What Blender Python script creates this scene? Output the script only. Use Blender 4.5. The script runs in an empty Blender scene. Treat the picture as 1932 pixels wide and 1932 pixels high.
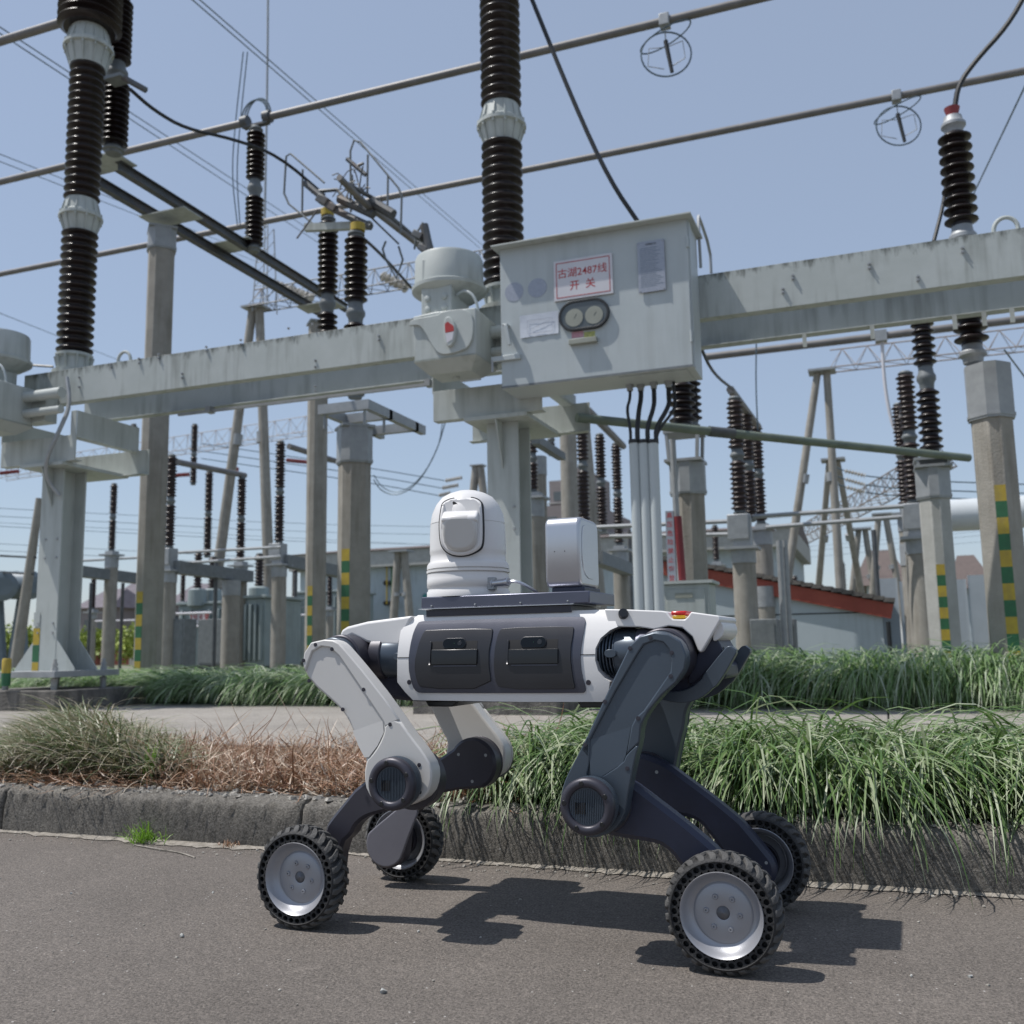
import bpy, math, random
import numpy as np
from mathutils import Vector, Matrix
random.seed(7); rng = np.random.default_rng(11)
S = bpy.context.scene; COL = S.collection
# ------------------------------------------------------------------ camera
F, TH, RO, BE, HC = 1841.6, 0.13961, -0.01697, 0.35834, 0.6937
_d = np.array([-math.sin(BE)*math.cos(TH), math.cos(BE)*math.cos(TH), math.sin(TH)])
_r0 = np.array([math.cos(BE), math.sin(BE), 0.]); _u0 = np.cross(_r0, _d)
_r = _r0*math.cos(RO)+_u0*math.sin(RO); _u = -_r0*math.sin(RO)+_u0*math.cos(RO)
CAM = np.array([0, 0, HC])
def at(px, py, **k):                     # photograph point -> place on a real plane x=, y= or z=
    q = _d+_r*(px-966)/F-_u*(py-966)/F; (a, v), = k.items(); i = 'xyz'.index(a)
    return CAM+q*((v-CAM[i])/q[i])
cd = bpy.data.cameras.new('camera'); cam = bpy.data.objects.new('camera', cd); COL.objects.link(cam)
cam.matrix_world = Matrix(((_r[0], _u[0], -_d[0], 0), (_r[1], _u[1], -_d[1], 0), (_r[2], _u[2], -_d[2], HC), (0, 0, 0, 1)))
cd.sensor_width = 36; cd.lens = 36*F/1932; cd.clip_end = 3000; cd.clip_start = .05
cd.dof.use_dof = True; cd.dof.focus_distance = 2.45; cd.dof.aperture_fstop = 5.2
S.camera = cam
# ------------------------------------------------------------------ light
SUN = Vector((-.47, -.18, 1)).normalized(); EL = math.asin(SUN.z); RT = math.atan2(SUN.x, SUN.y)
w = bpy.data.worlds.new('World'); S.world = w; w.use_nodes = True; nt = w.node_tree
sky = nt.nodes.new('ShaderNodeTexSky'); sky.sky_type = 'NISHITA'; sky.sun_disc = False
sky.sun_elevation = EL; sky.sun_rotation = RT; sky.air_density = 1.1; sky.dust_density = .6; sky.ozone_density = 2.2; sky.altitude = 0
bg = nt.nodes['Background']; bg.inputs[1].default_value = .08
hz = nt.nodes.new('ShaderNodeMix'); hz.data_type = 'RGBA'; hz.inputs['Factor'].default_value = .45; hz.inputs['B'].default_value = (5.0, 5.8, 7.3, 1)   # thin bright haze over the clear sky
nt.links.new(sky.outputs[0], hz.inputs['A']); nt.links.new(hz.outputs['Result'], bg.inputs[0])
sl = bpy.data.lights.new('sun', 'SUN'); sl.energy = 3.3; sl.angle = math.radians(.55); sl.color = (1, .965, .92)
so = bpy.data.objects.new('sun', sl); COL.objects.link(so); so.rotation_euler = SUN.to_track_quat('Z', 'Y').to_euler()
S.view_settings.view_transform = 'Standard'; S.view_settings.look = 'None'; S.view_settings.exposure = .42; S.view_settings.gamma = 1
S.view_settings.use_curve_mapping = False
S.render.engine = 'CYCLES'
# ------------------------------------------------------------------ materials
MATS = {}
def mat(name, c1, c2=None, sc=6, rough=.6, metal=0, bump=0, bsc=60, spec=.5, coat=0, streak=None, mould=None, obj=True, detail=6, rr=.08):
    m = bpy.data.materials.new(name); m.use_nodes = True; t = m.node_tree; N = t.nodes; L = t.links
    b = N['Principled BSDF']; b.inputs['Roughness'].default_value = rough; b.inputs['Metallic'].default_value = metal
    b.inputs['Specular IOR Level'].default_value = spec
    if coat: b.inputs['Coat Weight'].default_value = coat; b.inputs['Coat Roughness'].default_value = .12
    c2 = c2 or tuple(x*.82 for x in c1)
    tc = N.new('ShaderNodeTexCoord'); src = tc.outputs['Object']
    n = N.new('ShaderNodeTexNoise'); n.inputs['Scale'].default_value = sc; n.inputs['Detail'].default_value = detail; n.inputs['Roughness'].default_value = .62
    L.new(src, n.inputs['Vector'])
    r = N.new('ShaderNodeValToRGB'); r.color_ramp.elements[0].position = .36; r.color_ramp.elements[1].position = .64
    r.color_ramp.elements[0].color = (*c2, 1); r.color_ramp.elements[1].color = (*c1, 1)
    L.new(n.outputs['Fac'], r.inputs[0]); out = r.outputs[0]
    if streak:                                  # dark weather streaks running down: (colour, amount)
        mp = N.new('ShaderNodeMapping'); mp.inputs['Scale'].default_value = (9, 9, .8); L.new(src, mp.inputs[0])
        n2 = N.new('ShaderNodeTexNoise'); n2.inputs['Scale'].default_value = 1.6; n2.inputs['Detail'].default_value = 7; L.new(mp.outputs[0], n2.inputs['Vector'])
        n3 = N.new('ShaderNodeTexNoise'); n3.inputs['Scale'].default_value = 1.1; n3.inputs['Detail'].default_value = 3; L.new(src, n3.inputs['Vector'])
        mu = N.new('ShaderNodeMath'); mu.operation = 'MULTIPLY'; L.new(n2.outputs['Fac'], mu.inputs[0]); L.new(n3.outputs['Fac'], mu.inputs[1])
        r2 = N.new('ShaderNodeValToRGB'); r2.color_ramp.elements[0].position = .24; r2.color_ramp.elements[1].position = .42
        r2.color_ramp.elements[0].color = (0, 0, 0, 1); r2.color_ramp.elements[1].color = (streak[1],)*3+(1,)
        L.new(mu.outputs[0], r2.inputs[0])
        mx = N.new('ShaderNodeMix'); mx.data_type = 'RGBA'; mx.inputs['B'].default_value = (*streak[0], 1)
        L.new(r2.outputs[0], mx.inputs['Factor']); L.new(out, mx.inputs['A']); out = mx.outputs['Result']
    if mould:                                   # mould that gathers along the upper edge of a beam
        sx_ = N.new('ShaderNodeSeparateXYZ'); L.new(src, sx_.inputs[0]); mr = N.new('ShaderNodeMapRange'); mr.inputs['From Min'].default_value = mould*.45; mr.inputs['From Max'].default_value = mould; mr.inputs['To Min'].default_value = -.25; mr.inputs['To Max'].default_value = .2
        L.new(sx_.outputs[2], mr.inputs['Value']); mp = N.new('ShaderNodeMapping'); mp.inputs['Scale'].default_value = (7, 7, 2); L.new(src, mp.inputs[0])
        n4 = N.new('ShaderNodeTexNoise'); n4.inputs['Scale'].default_value = 2.2; n4.inputs['Detail'].default_value = 9; n4.inputs['Roughness'].default_value = .7; L.new(mp.outputs[0], n4.inputs['Vector'])
        ad = N.new('ShaderNodeMath'); ad.operation = 'ADD'; L.new(n4.outputs['Fac'], ad.inputs[0]); L.new(mr.outputs[0], ad.inputs[1])
        r3 = N.new('ShaderNodeValToRGB'); r3.color_ramp.elements[0].position = .58; r3.color_ramp.elements[1].position = .78; r3.color_ramp.elements[0].color = (0, 0, 0, 1); r3.color_ramp.elements[1].color = (.85,)*3+(1,); L.new(ad.outputs[0], r3.inputs[0])
        mx = N.new('ShaderNodeMix'); mx.data_type = 'RGBA'; mx.inputs['B'].default_value = (.07, .075, .06, 1); L.new(r3.outputs[0], mx.inputs['Factor']); L.new(out, mx.inputs['A']); out = mx.outputs['Result']
    L.new(out, b.inputs['Base Color'])
    rm = N.new('ShaderNodeMapRange'); rm.inputs['To Min'].default_value = max(.02, rough-rr); rm.inputs['To Max'].default_value = min(1, rough+rr)
    L.new(n.outputs['Fac'], rm.inputs['Value']); L.new(rm.outputs[0], b.inputs['Roughness'])
    if bump:
        bn = N.new('ShaderNodeTexNoise'); bn.inputs['Scale'].default_value = bsc; bn.inputs['Detail'].default_value = 5; L.new(src, bn.inputs['Vector'])
        bp = N.new('ShaderNodeBump'); bp.inputs['Strength'].default_value = bump; bp.inputs['Distance'].default_value = .01
        L.new(bn.outputs['Fac'], bp.inputs['Height']); L.new(bp.outputs[0], b.inputs['Normal'])
    MATS[name] = m; return m
def grass_mat(name, cols, trans=.35):
    m = bpy.data.materials.new(name); m.use_nodes = True; t = m.node_tree; N = t.nodes; L = t.links
    a = N.new('ShaderNodeAttribute'); a.attribute_name = 'rnd'
    r = N.new('ShaderNodeValToRGB'); e = r.color_ramp.elements
    e[0].color = (*cols[0], 1); e[1].color = (*cols[-1], 1)
    for i, c in enumerate(cols[1:-1]): q = e.new((i+1)/(len(cols)-1)); q.color = (*c, 1)
    L.new(a.outputs['Fac'], r.inputs[0]); b = N['Principled BSDF']; L.new(r.outputs[0], b.inputs['Base Color']); b.inputs['Roughness'].default_value = .42
    tl = N.new('ShaderNodeBsdfTranslucent'); L.new(r.outputs[0], tl.inputs[0]); mx = N.new('ShaderNodeMixShader'); mx.inputs[0].default_value = trans
    L.new(b.outputs[0], mx.inputs[1]); L.new(tl.outputs[0], mx.inputs[2]); L.new(mx.outputs[0], N['Material Output'].inputs[0]); return m
def ground_mat(name, base, dark, light, sc=220, spots=(.55, .53, .5), cover=.06, bump=.6, patch=.35):
    m = bpy.data.materials.new(name); m.use_nodes = True; t = m.node_tree; N = t.nodes; L = t.links; b = N['Principled BSDF']
    tc = N.new('ShaderNodeTexCoord'); v = tc.outputs['Object']
    def noise(s, d=5, ro=.6):
        n = N.new('ShaderNodeTexNoise'); n.inputs['Scale'].default_value = s; n.inputs['Detail'].default_value = d; n.inputs['Roughness'].default_value = ro
        L.new(v, n.inputs['Vector']); return n.outputs['Fac']
    def ramp(f, p0, p1, c0, c1):
        r = N.new('ShaderNodeValToRGB'); r.color_ramp.elements[0].position = p0; r.color_ramp.elements[1].position = p1
        r.color_ramp.elements[0].color = (*c0, 1); r.color_ramp.elements[1].color = (*c1, 1); L.new(f, r.inputs[0]); return r.outputs[0]
    def mix(a, bb, f, mode='MIX'):
        x = N.new('ShaderNodeMix'); x.data_type = 'RGBA'; x.blend_type = mode
        for s, q in (('Factor', f), ('A', a), ('B', bb)):
            if isinstance(q, (int, float)): x.inputs[s].default_value = q
            elif isinstance(q, tuple): x.inputs[s].default_value = (*q, 1)
            else: L.new(q, x.inputs[s])
        return x.outputs['Result']
    fine = noise(sc, 3, .75); med = noise(7, 6); big = noise(.9, 4)
    c = ramp(fine, .34, .66, dark, light); c = mix(c, ramp(med, .3, .7, tuple(x*.75 for x in base), tuple(x*1.2 for x in base)), .38)
    c = mix(c, ramp(noise(46, 4, .7), .35, .65, (.72,)*3, (1.15,)*3), .8, 'MULTIPLY')
    c = mix(c, ramp(big, .35, .65, (1-patch,)*3, (1, 1, 1)), .6, 'MULTIPLY')
    c = mix(c, tuple(min(1, x*2.3) for x in base), mix(ramp(noise(10, 6, .6), .60, .72, (0, 0, 0), (.34,)*3), ramp(noise(60, 3, .7), .4, .6, (.2,)*3, (1, 1, 1)), 1., 'MULTIPLY'))
    vo = N.new('ShaderNodeTexVoronoi'); vo.inputs['Scale'].default_value = sc*.45; L.new(v, vo.inputs['Vector'])
    sp = ramp(vo.outputs['Distance'], .1, .2, (1, 1, 1), (0, 0, 0)); gate = ramp(vo.outputs['Color'], 1-cover, 1-cover+.01, (0, 0, 0), (1, 1, 1))
    c = mix(c, spots, mix(sp, gate, 1., 'MULTIPLY')); L.new(c, b.inputs['Base Color']); b.inputs['Roughness'].default_value = .88
    bp = N.new('ShaderNodeBump'); bp.inputs['Strength'].default_value = bump; bp.inputs['Distance'].default_value = .004
    L.new(fine, bp.inputs['Height']); L.new(bp.outputs[0], b.inputs['Normal']); return m
M_ROAD = ground_mat('asphalt', (.15, .131, .115), (.044, .038, .033), (.36, .312, .27), 150, patch=.34, cover=.14, bump=1.6)
M_PATH = ground_mat('path_concrete', (.31, .285, .25), (.24, .22, .2), (.38, .35, .31), 90, cover=.01, bump=.3)
M_KERB = ground_mat('kerb_concrete', (.155, .141, .118), (.038, .035, .03), (.34, .315, .28), 130, spots=(.5, .49, .46), cover=.12, bump=1.2, patch=.5)
M_MORT = mat('mortar', (.34, .31, .27), (.2, .18, .15), 30, .9, bump=.8, bsc=90)
M_SOIL = mat('soil', (.1, .075, .05), (.05, .038, .027), 20, .95, bump=1, bsc=50)
M_GRND = mat('yard_ground', (.2, .19, .15), (.12, .13, .07), 2, .95, bump=.6, bsc=20)
M_PLIN = mat('plinth_concrete', (.2, .185, .165), (.09, .085, .08), 5, .9, bump=1, bsc=40, streak=((.05, .05, .045), .7))
M_BEAM = mat('grey_paint', (.46, .49, .47), (.42, .45, .43), 3, .5, bump=.12, bsc=14, streak=((.15, .16, .13), .4))
M_BCH = mat('beam_paint', (.45, .48, .465), (.41, .44, .42), 3, .5, bump=.12, bsc=14, streak=((.13, .135, .11), .5), mould=.38)
M_PNT = mat('cabinet_paint', (.46, .50, .505), (.43, .47, .475), 2.5, .42, bump=.04, bsc=10, streak=((.25, .26, .24), .22))
M_STEEL = mat('galvanised_steel', (.37, .385, .395), (.31, .325, .335), 9, .55, .35, bump=.05, bsc=30)
M_DSTEEL = mat('dull_steel_girder', (.12, .13, .138), (.085, .09, .093), 8, .55, .3, bump=.1, streak=((.16, .09, .05), .4))
M_TUBE = mat('aluminium_tube', (.21, .2, .195), (.16, .152, .147), 3, .55, .25)
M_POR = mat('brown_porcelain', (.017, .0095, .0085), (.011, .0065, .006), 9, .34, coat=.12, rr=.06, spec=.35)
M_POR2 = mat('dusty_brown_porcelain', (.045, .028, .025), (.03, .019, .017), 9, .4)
M_CONC = mat('concrete_pole', (.33, .31, .275), (.27, .255, .225), 5, .85, bump=.4, bsc=50, streak=((.16, .14, .11), .6))
M_CONG = mat('grey_concrete_pole', (.42, .42, .40), (.35, .35, .33), 5, .85, bump=.3, bsc=50)
M_BLK = mat('black_rubber_cable', (.018, .02, .022), None, 8, .5)
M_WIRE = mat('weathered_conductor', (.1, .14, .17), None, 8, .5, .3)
M_YEL = mat('yellow_paint', (.46, .34, .04), (.38, .27, .04), 14, .65, streak=((.2, .18, .1), .5))
M_GRN = mat('green_paint', (.03, .14, .06), (.025, .11, .05), 20, .6)
M_RED = mat('red_paint', (.45, .03, .03), (.36, .03, .03), 12, .55)
M_SIGN = mat('white_sign', (.62, .61, .64), (.58, .57, .6), 3, .35)
M_PAPER = mat('paper', (.6, .64, .7), (.55, .59, .66), 8, .8, bump=.4, bsc=9)
M_PLATE = mat('nameplate', (.36, .38, .43), (.3, .32, .37), 60, .4, .3)
M_GLASSD = mat('gauge_glass', (.12, .135, .14), (.1, .115, .12), 3, .15)
M_DIAL = mat('dial_face', (.33, .34, .29), None, 3, .5)
M_GLS = mat('smoked_glass', (.006, .008, .01), None, 3, .12, spec=.25)
M_FLG = mat('dull_flange_grey', (.2, .215, .22), (.15, .165, .17), 9, .6, .2)
M_FWIRE = mat('haze_paled_conductor', (.2, .25, .3), None, 8, .6)  # paler copy of the conductor, distance haze put into its colour
R_WHT = mat('robot_white_plastic', (.73, .715, .70), (.70, .685, .67), 4, .34, bump=.02, bsc=400)
R_LEG = mat('robot_warm_white_plastic', (.61, .595, .57), (.58, .565, .54), 4, .4, bump=.02, bsc=400)
R_TEAL = mat('robot_teal_grey_paint', (.072, .092, .118), (.064, .083, .107), 5, .34, .3, bump=.02, bsc=500)
R_NAVY = mat('robot_navy_paint', (.028, .033, .062), (.018, .021, .038), 5, .42, bump=.02, bsc=500)
R_CHAR = mat('robot_charcoal_paint', (.052, .05, .064), (.044, .042, .054), 6, .4, .25, bump=.02, bsc=500)
R_HUB = mat('robot_hub_cover_paint', (.17, .165, .185), (.15, .145, .165), 5, .4)
R_BLK = mat('robot_black_plastic', (.012, .013, .015), None, 6, .3)
R_BEZ = mat('robot_dark_grey_panel', (.08, .083, .105), (.072, .075, .095), 4, .36, .5, bump=.03, bsc=500)
R_DOOR = mat('robot_drawer_front', (.044, .044, .048), (.038, .038, .042), 4, .36, .45, bump=.03, bsc=500)
R_PLT = mat('robot_mount_plate', (.12, .125, .165), (.1, .105, .14), 4, .3, .6)
R_SIL = mat('robot_silver', (.56, .57, .6), (.52, .53, .56), 3, .32, .75, bump=.02, bsc=600)
R_RIM = mat('cast_rim', (.36, .365, .39), (.33, .335, .36), 5, .42, .45, bump=.05, bsc=300)
R_RUB = mat('dusty_rubber', (.028, .028, .029), (.016, .016, .017), 16, .7, bump=.3, bsc=120)
R_TRD = mat('dusty_tread', (.11, .107, .103), (.05, .049, .048), 9, .85, bump=.4, bsc=120)
R_HOLE = mat('recess_shade_black', (.009, .009, .011), None, 5, .7)  # flat black: painted shade for recesses, slots and holes, also dark seams
R_LGT = mat('red_lens', (.6, .02, .02), (.5, .02, .02), 5, .2)
R_AMB = mat('amber_lens', (.7, .42, .02), None, 5, .2)
# ------------------------------------------------------------------ mesh helpers
def ortho(ax):
    ax = Vector(ax).normalized(); h = Vector((0, 0, 1)) if abs(ax.z) < .9 else Vector((1, 0, 0)); a = ax.cross(h).normalized(); return ax, a, ax.cross(a)
class MB:
    def __init__(s): s.v = []; s.f = []
    def add(s, vs, fs):
        o = len(s.v); s.v += [tuple(x) for x in vs]; s.f += [tuple(i+o for i in f) for f in fs]; return s
    def box(s, c, d, M=None):
        x, y, z = (a/2 for a in d); P = [Vector((i*x, j*y, k*z)) for i in (-1, 1) for j in (-1, 1) for k in (-1, 1)]
        if M is not None: P = [M @ p for p in P]
        c = Vector(c); return s.add([p+c for p in P], [(0, 1, 3, 2), (4, 6, 7, 5), (0, 4, 5, 1), (2, 3, 7, 6), (0, 2, 6, 4), (1, 5, 7, 3)])
    def b2(s, lo, hi): return s.box([(a+b)/2 for a, b in zip(lo, hi)], [abs(b-a) for a, b in zip(lo, hi)])
    def bar(s, p, q, wd, ht, up=(0, 0, 1)):
        p, q = Vector(p), Vector(q); ax = (q-p).normalized(); up = Vector(up)
        if abs(ax.dot(up)) > .98: up = Vector((0, 1, 0))
        sd = ax.cross(up).normalized(); u2 = sd.cross(ax); R = Matrix((ax, sd, u2)).transposed(); return s.box((p+q)/2, ((q-p).length, wd, ht), R)
    def lathe(s, prof, o, ax=(0, 0, 1), n=20, cap=True):   # prof: (distance along axis, radius)
        ax, a, b = ortho(ax); o = Vector(o); vs = []; fs = []
        for t, r in prof:
            for i in range(n):
                g = 2*math.pi*i/n; vs.append(o+ax*t+(a*math.cos(g)+b*math.sin(g))*r)
        for j in range(len(prof)-1):
            for i in range(n): k = (i+1) % n; fs.append((j*n+i, j*n+k, (j+1)*n+k, (j+1)*n+i))
        if cap: fs.append(tuple(range(n))); fs.append(tuple((len(prof)-1)*n+i for i in reversed(range(n))))
        return s.add(vs, fs)
    def cyl(s, p, q, r, r2=None, n=14):
        p, q = Vector(p), Vector(q); return s.lathe([(0, r), ((q-p).length, r if r2 is None else r2)], p, q-p, n)
    def tube(s, pts, r, n=6, closed=False):
        P = [Vector(p) for p in pts]; m = len(P); vs = []; fs = []; pa = None
        for i, p in enumerate(P):
            t = (P[(i+1) % m]-P[i-1]) if closed else (P[min(i+1, m-1)]-P[max(i-1, 0)])
            t.normalize()
            if pa is None: _, a, _b = ortho(t)
            else: a = (pa-t*pa.dot(t)).normalized()
            pa = a; b = t.cross(a)
            for k in range(n): g = 2*math.pi*k/n; vs.append(p+(a*math.cos(g)+b*math.sin(g))*r)
        for i in range(m if closed else m-1):
            j = (i+1) % m
            for k in range(n): l = (k+1) % n; fs.append((i*n+k, i*n+l, j*n+l, j*n+k))
        if not closed: fs.append(tuple(range(n))); fs.append(tuple((m-1)*n+k for k in reversed(range(n))))
        return s.add(vs, fs)
    def prism(s, pts, d):                     # closed outline (3-D points) pushed along d
        n = len(pts); d = Vector(d); P = [Vector(p) for p in pts]
        return s.add(P+[p+d for p in P], [tuple(reversed(range(n))), tuple(range(n, 2*n))]+[(i, (i+1) % n, n+(i+1) % n, n+i) for i in range(n)])
    def build(s, name, m, parent=None, ang=35, bevel=0, seg=2):
        me = bpy.data.meshes.new(name); me.from_pydata(s.v, [], s.f); me.materials.append(m)
        me.polygons.foreach_set('use_smooth', [True]*len(me.polygons)); me.set_sharp_from_angle(angle=math.radians(ang)); me.update()
        import bmesh
        bm = bmesh.new(); bm.from_mesh(me); bmesh.ops.recalc_face_normals(bm, faces=bm.faces); bm.to_mesh(me); bm.free()
        o = bpy.data.objects.new(name, me); COL.objects.link(o)
        if parent: o.parent = parent
        if bevel:
            b = o.modifiers.new('b', 'BEVEL'); b.width = bevel; b.segments = seg; b.limit_method = 'ANGLE'; b.angle_limit = math.radians(35); b.harden_normals = False
        return o
def tag(o, label=None, cat=None, group=None, kind=None):
    for k, v in (('label', label), ('category', cat), ('group', group), ('kind', kind)):
        if v: o[k] = v
    return o
def thing(name, label, cat, loc=(0, 0, 0), group=None, rz=0):
    o = bpy.data.objects.new(name, None); COL.objects.link(o); o.location = loc; o.rotation_euler = (0, 0, rz); o.empty_display_size = .1
    return tag(o, label, cat, group)
def part_empty(name, parent):
    o = bpy.data.objects.new(name, None); COL.objects.link(o); o.parent = parent; o.empty_display_size = .05; return o
def copy_tree(o, parent=None):
    c = o.copy(); COL.objects.link(c); c.parent = parent
    for ch in list(o.children): copy_tree(ch, c)
    return c
def smooth_poly(P, it=2, closed=True):
    P = [tuple(p) for p in P]
    for _ in range(it):
        Q = []; n = len(P)
        for i in range(n if closed else n-1):
            a, b = P[i], P[(i+1) % n]; Q.append(tuple(.75*x+.25*y for x, y in zip(a, b))); Q.append(tuple(.25*x+.75*y for x, y in zip(a, b)))
        if not closed: Q = [P[0]]+Q+[P[-1]]
        P = Q
    return P
def text(name, body, m, size, loc, rot, parent, align='CENTER', ext=.0012, sx=1):
    c = bpy.data.curves.new(name, 'FONT'); c.body = body; c.size = size; c.align_x = align; c.align_y = 'CENTER'; c.extrude = ext; c.offset = size*.006
    c.materials.append(m); o = bpy.data.objects.new(name, c); COL.objects.link(o); o.location = loc; o.rotation_euler = rot; o.scale = (sx, 1, 1)
    me = bpy.data.meshes.new_from_object(o); m2 = bpy.data.objects.new(name, me); COL.objects.link(m2); m2.location = loc; m2.rotation_euler = rot; m2.scale = (sx, 1, 1); m2.parent = parent; bpy.data.objects.remove(o); return m2
# ------------------------------------------------------------------ ground
MB().add([(-400, 3.1, .13), (400, 3.1, .13), (400, 900, .13), (-400, 900, .13)], [(0, 1, 2, 3)]).build('yard_ground', M_GRND)
bpy.data.objects['yard_ground']['kind'] = 'structure'
tag(MB().add([(-400, -60, 0), (400, -60, 0), (400, 3.12, 0), (-400, 3.12, 0)], [(0, 1, 2, 3)]).build('road', M_ROAD), kind='structure')
# kerb: stones with a worn rounded arris, each its own piece
kerb = bpy.data.objects.new('kerb', None); COL.objects.link(kerb); kerb['kind'] = 'structure'
prof = [(3.083, -.05), (3.08, .0), (3.080, .05), (3.082, .1), (3.086, .142), (3.094, .157), (3.110, .165), (3.15, .170), (3.22, .17), (3.24, .10), (3.24, -.05)]
X = -9.0
while X < 4:
    x1 = X+1.405; n = 110; vs = []; fs = []
    for i in range(n+1):
        x = X+.006+(x1-X-.012)*i/n; e = min(i, n-i)
        for j, (y, z) in enumerate(prof):
            jy = rng.normal(0, .0026)+.003*math.sin(x*2.3+j); jz = rng.normal(0, .0026)
            if 4 <= j <= 6 and rng.random() < .22: jy += rng.random()*.012; jz -= rng.random()*.011
            if e == 0 and j < 9: jy += .006
            vs.append((x, y+(jy if j < 8 else 0), z+(jz if j > 1 else 0)))
    m = len(prof)
    for i in range(n):
        for j in range(m-1): fs.append((i*m+j, (i+1)*m+j, (i+1)*m+j+1, i*m+j+1))
    fs.append(tuple(range(m))); fs.append(tuple(n*m+j for j in reversed(range(m))))
    MB().add(vs, fs).build('kerbstone', M_KERB, kerb, ang=80); X = x1
def strip(name, y0, y1, z, m, x0=-9, x1=4, step=.03, j=.012):
    vs = []; fs = []; n = int((x1-x0)/step)
    for i in range(n+1):
        x = x0+step*i; a = .5+.5*math.sin(x*3.1)+rng.normal(0, .25); vs += [(x, y0+j*a, z), (x, y1, z+.006)]
    for i in range(n): fs.append((2*i, 2*i+2, 2*i+3, 2*i+1))
    return MB().add(vs, fs).build(name, m)
tag(strip('mortar_joint', 3.035, 3.083, .003, M_MORT, j=.03), kind='structure')
# planting bed with uneven soil
def bed(name, x0, x1, y0, y1, z, amp, m, nx=80, ny=16):
    vs = []; fs = []
    for i in range(nx+1):
        for k in range(ny+1):
            x = x0+(x1-x0)*i/nx; y = y0+(y1-y0)*k/ny; ed = min(1, min(k, ny-k)/3)
            vs.append((x, y, z+ed*amp*(.6+.4*math.sin(x*5+y*3))+rng.normal(0, .008)*ed))
    for i in range(nx):
        for k in range(ny): a = i*(ny+1)+k; fs.append((a, a+ny+1, a+ny+2, a+1))
    return MB().add(vs, fs).build(name, m)
tag(bed('planting_bed', -9, 4, 3.235, 4.95, .15, .03, M_SOIL), kind='structure')
pth = bpy.data.objects.new('path', None); COL.objects.link(pth); pth['kind'] = 'structure'
X = -24
while X < 8:
    MB().b2((X+.006, 4.98, .02), (X+2.994, 6.9, .158+rng.random()*.004)).build('paving_slab', M_PATH, pth, bevel=.006)
    MB().b2((X+.006, 6.91, .02), (X+2.994, 8.95, .158+rng.random()*.004)).build('paving_slab', M_PATH, pth, bevel=.006); X += 3
# ------------------------------------------------------------------ grasses
def blades(name, roots, az, L, w, mtl, e0=(70, 90), e1=(-60, 10), seg=7, curl=0, rnd=None, lean=.0, pw=1.15):
    n = len(roots); th0 = np.radians(rng.uniform(*e0, n)); th1 = np.radians(rng.uniform(*e1, n)); P = np.array(roots, float).copy()
    a = np.array(az, float); W = w*rng.uniform(.7, 1.25, n); V = np.zeros((n, (seg+1)*2, 3)); tw = rng.uniform(-.6, .6, n)
    for k in range(seg+1):
        t = k/seg; th = th0+(th1-th0)*t**pw; ak = a+curl*t*tw*3
        hw = W*(1-t**2.2)*.5*(.6+.8*min(1, t*4)*.5)+.0004; sd = np.stack([-np.sin(ak+tw), np.cos(ak+tw), 0.35*np.sin(tw*3)], 1)
        V[:, 2*k] = P-sd*hw[:, None]; V[:, 2*k+1] = P+sd*hw[:, None]
        st = (L/seg)[:, None]; P = P+st*np.stack([np.cos(th)*np.cos(ak), np.cos(th)*np.sin(ak), np.sin(th)], 1)
    V[:, :, 2] = np.maximum(V[:, :, 2], lean)
    base = (np.arange(n)*(seg+1)*2)[:, None, None]; q = np.arange(seg)[None, :, None]*2+np.array([0, 2, 3, 1])[None, None, :]
    Fc = (base+q).reshape(-1, 4); me = bpy.data.meshes.new(name); V = V.reshape(-1, 3)
    me.vertices.add(len(V)); me.vertices.foreach_set('co', V.ravel()); me.loops.add(Fc.size); me.loops.foreach_set('vertex_index', Fc.ravel().astype(np.int32))
    me.polygons.add(len(Fc)); me.polygons.foreach_set('loop_start', np.arange(0, Fc.size, 4, dtype=np.int32)); me.polygons.foreach_set('use_smooth', np.ones(len(Fc), bool))
    at_ = me.attributes.new('rnd', 'FLOAT', 'POINT'); r = rng.random(n) if rnd is None else rnd; at_.data.foreach_set('value', np.repeat(r, (seg+1)*2).astype(np.float32))
    me.update(calc_edges=True); me.validate(); me.materials.append(mtl); o = bpy.data.objects.new(name, me); COL.objects.link(o); o['kind'] = 'stuff'; return o
G_NEAR = grass_mat('sedge_blades', [(.04, .085, .02), (.085, .16, .038), (.155, .25, .075), (.3, .36, .2), (.5, .54, .38)], .28)
G_FAR = grass_mat('hedge_blades', [(.1, .19, .06), (.17, .29, .1), (.25, .38, .15), (.38, .47, .28), (.6, .64, .52)], .4)
G_GREY = grass_mat('greying_blades', [(.06, .1, .03), (.11, .15, .05), (.2, .2, .11), (.33, .29, .2), (.42, .37, .29)], .2)
G_DRY = grass_mat('dead_blades', [(.15, .07, .035), (.24, .12, .065), (.34, .2, .12), (.46, .34, .24), (.55, .46, .36)], .15)
G_YNG = grass_mat('young_blades', [(.12, .25, .02), (.17, .34, .03), (.25, .42, .06)], .4)
def clumps(x0, x1, y0, y1, sp, per, z, spread=.03, mask=None):
    R = []; A = []
    for x in np.arange(x0, x1, sp):
        for y in np.arange(y0, y1, sp):
            cx, cy = x+rng.uniform(-.4, .4)*sp, y+rng.uniform(-.4, .4)*sp
            if mask and not mask(cx, cy): continue
            n = int(per*rng.uniform(.7, 1.3)); R.append(np.stack([cx+rng.normal(0, spread, n), cy+rng.normal(0, spread, n), np.full(n, z)], 1))
            A.append(rng.uniform(-math.pi, math.pi, n))
    return np.concatenate(R), np.concatenate(A)
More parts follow.
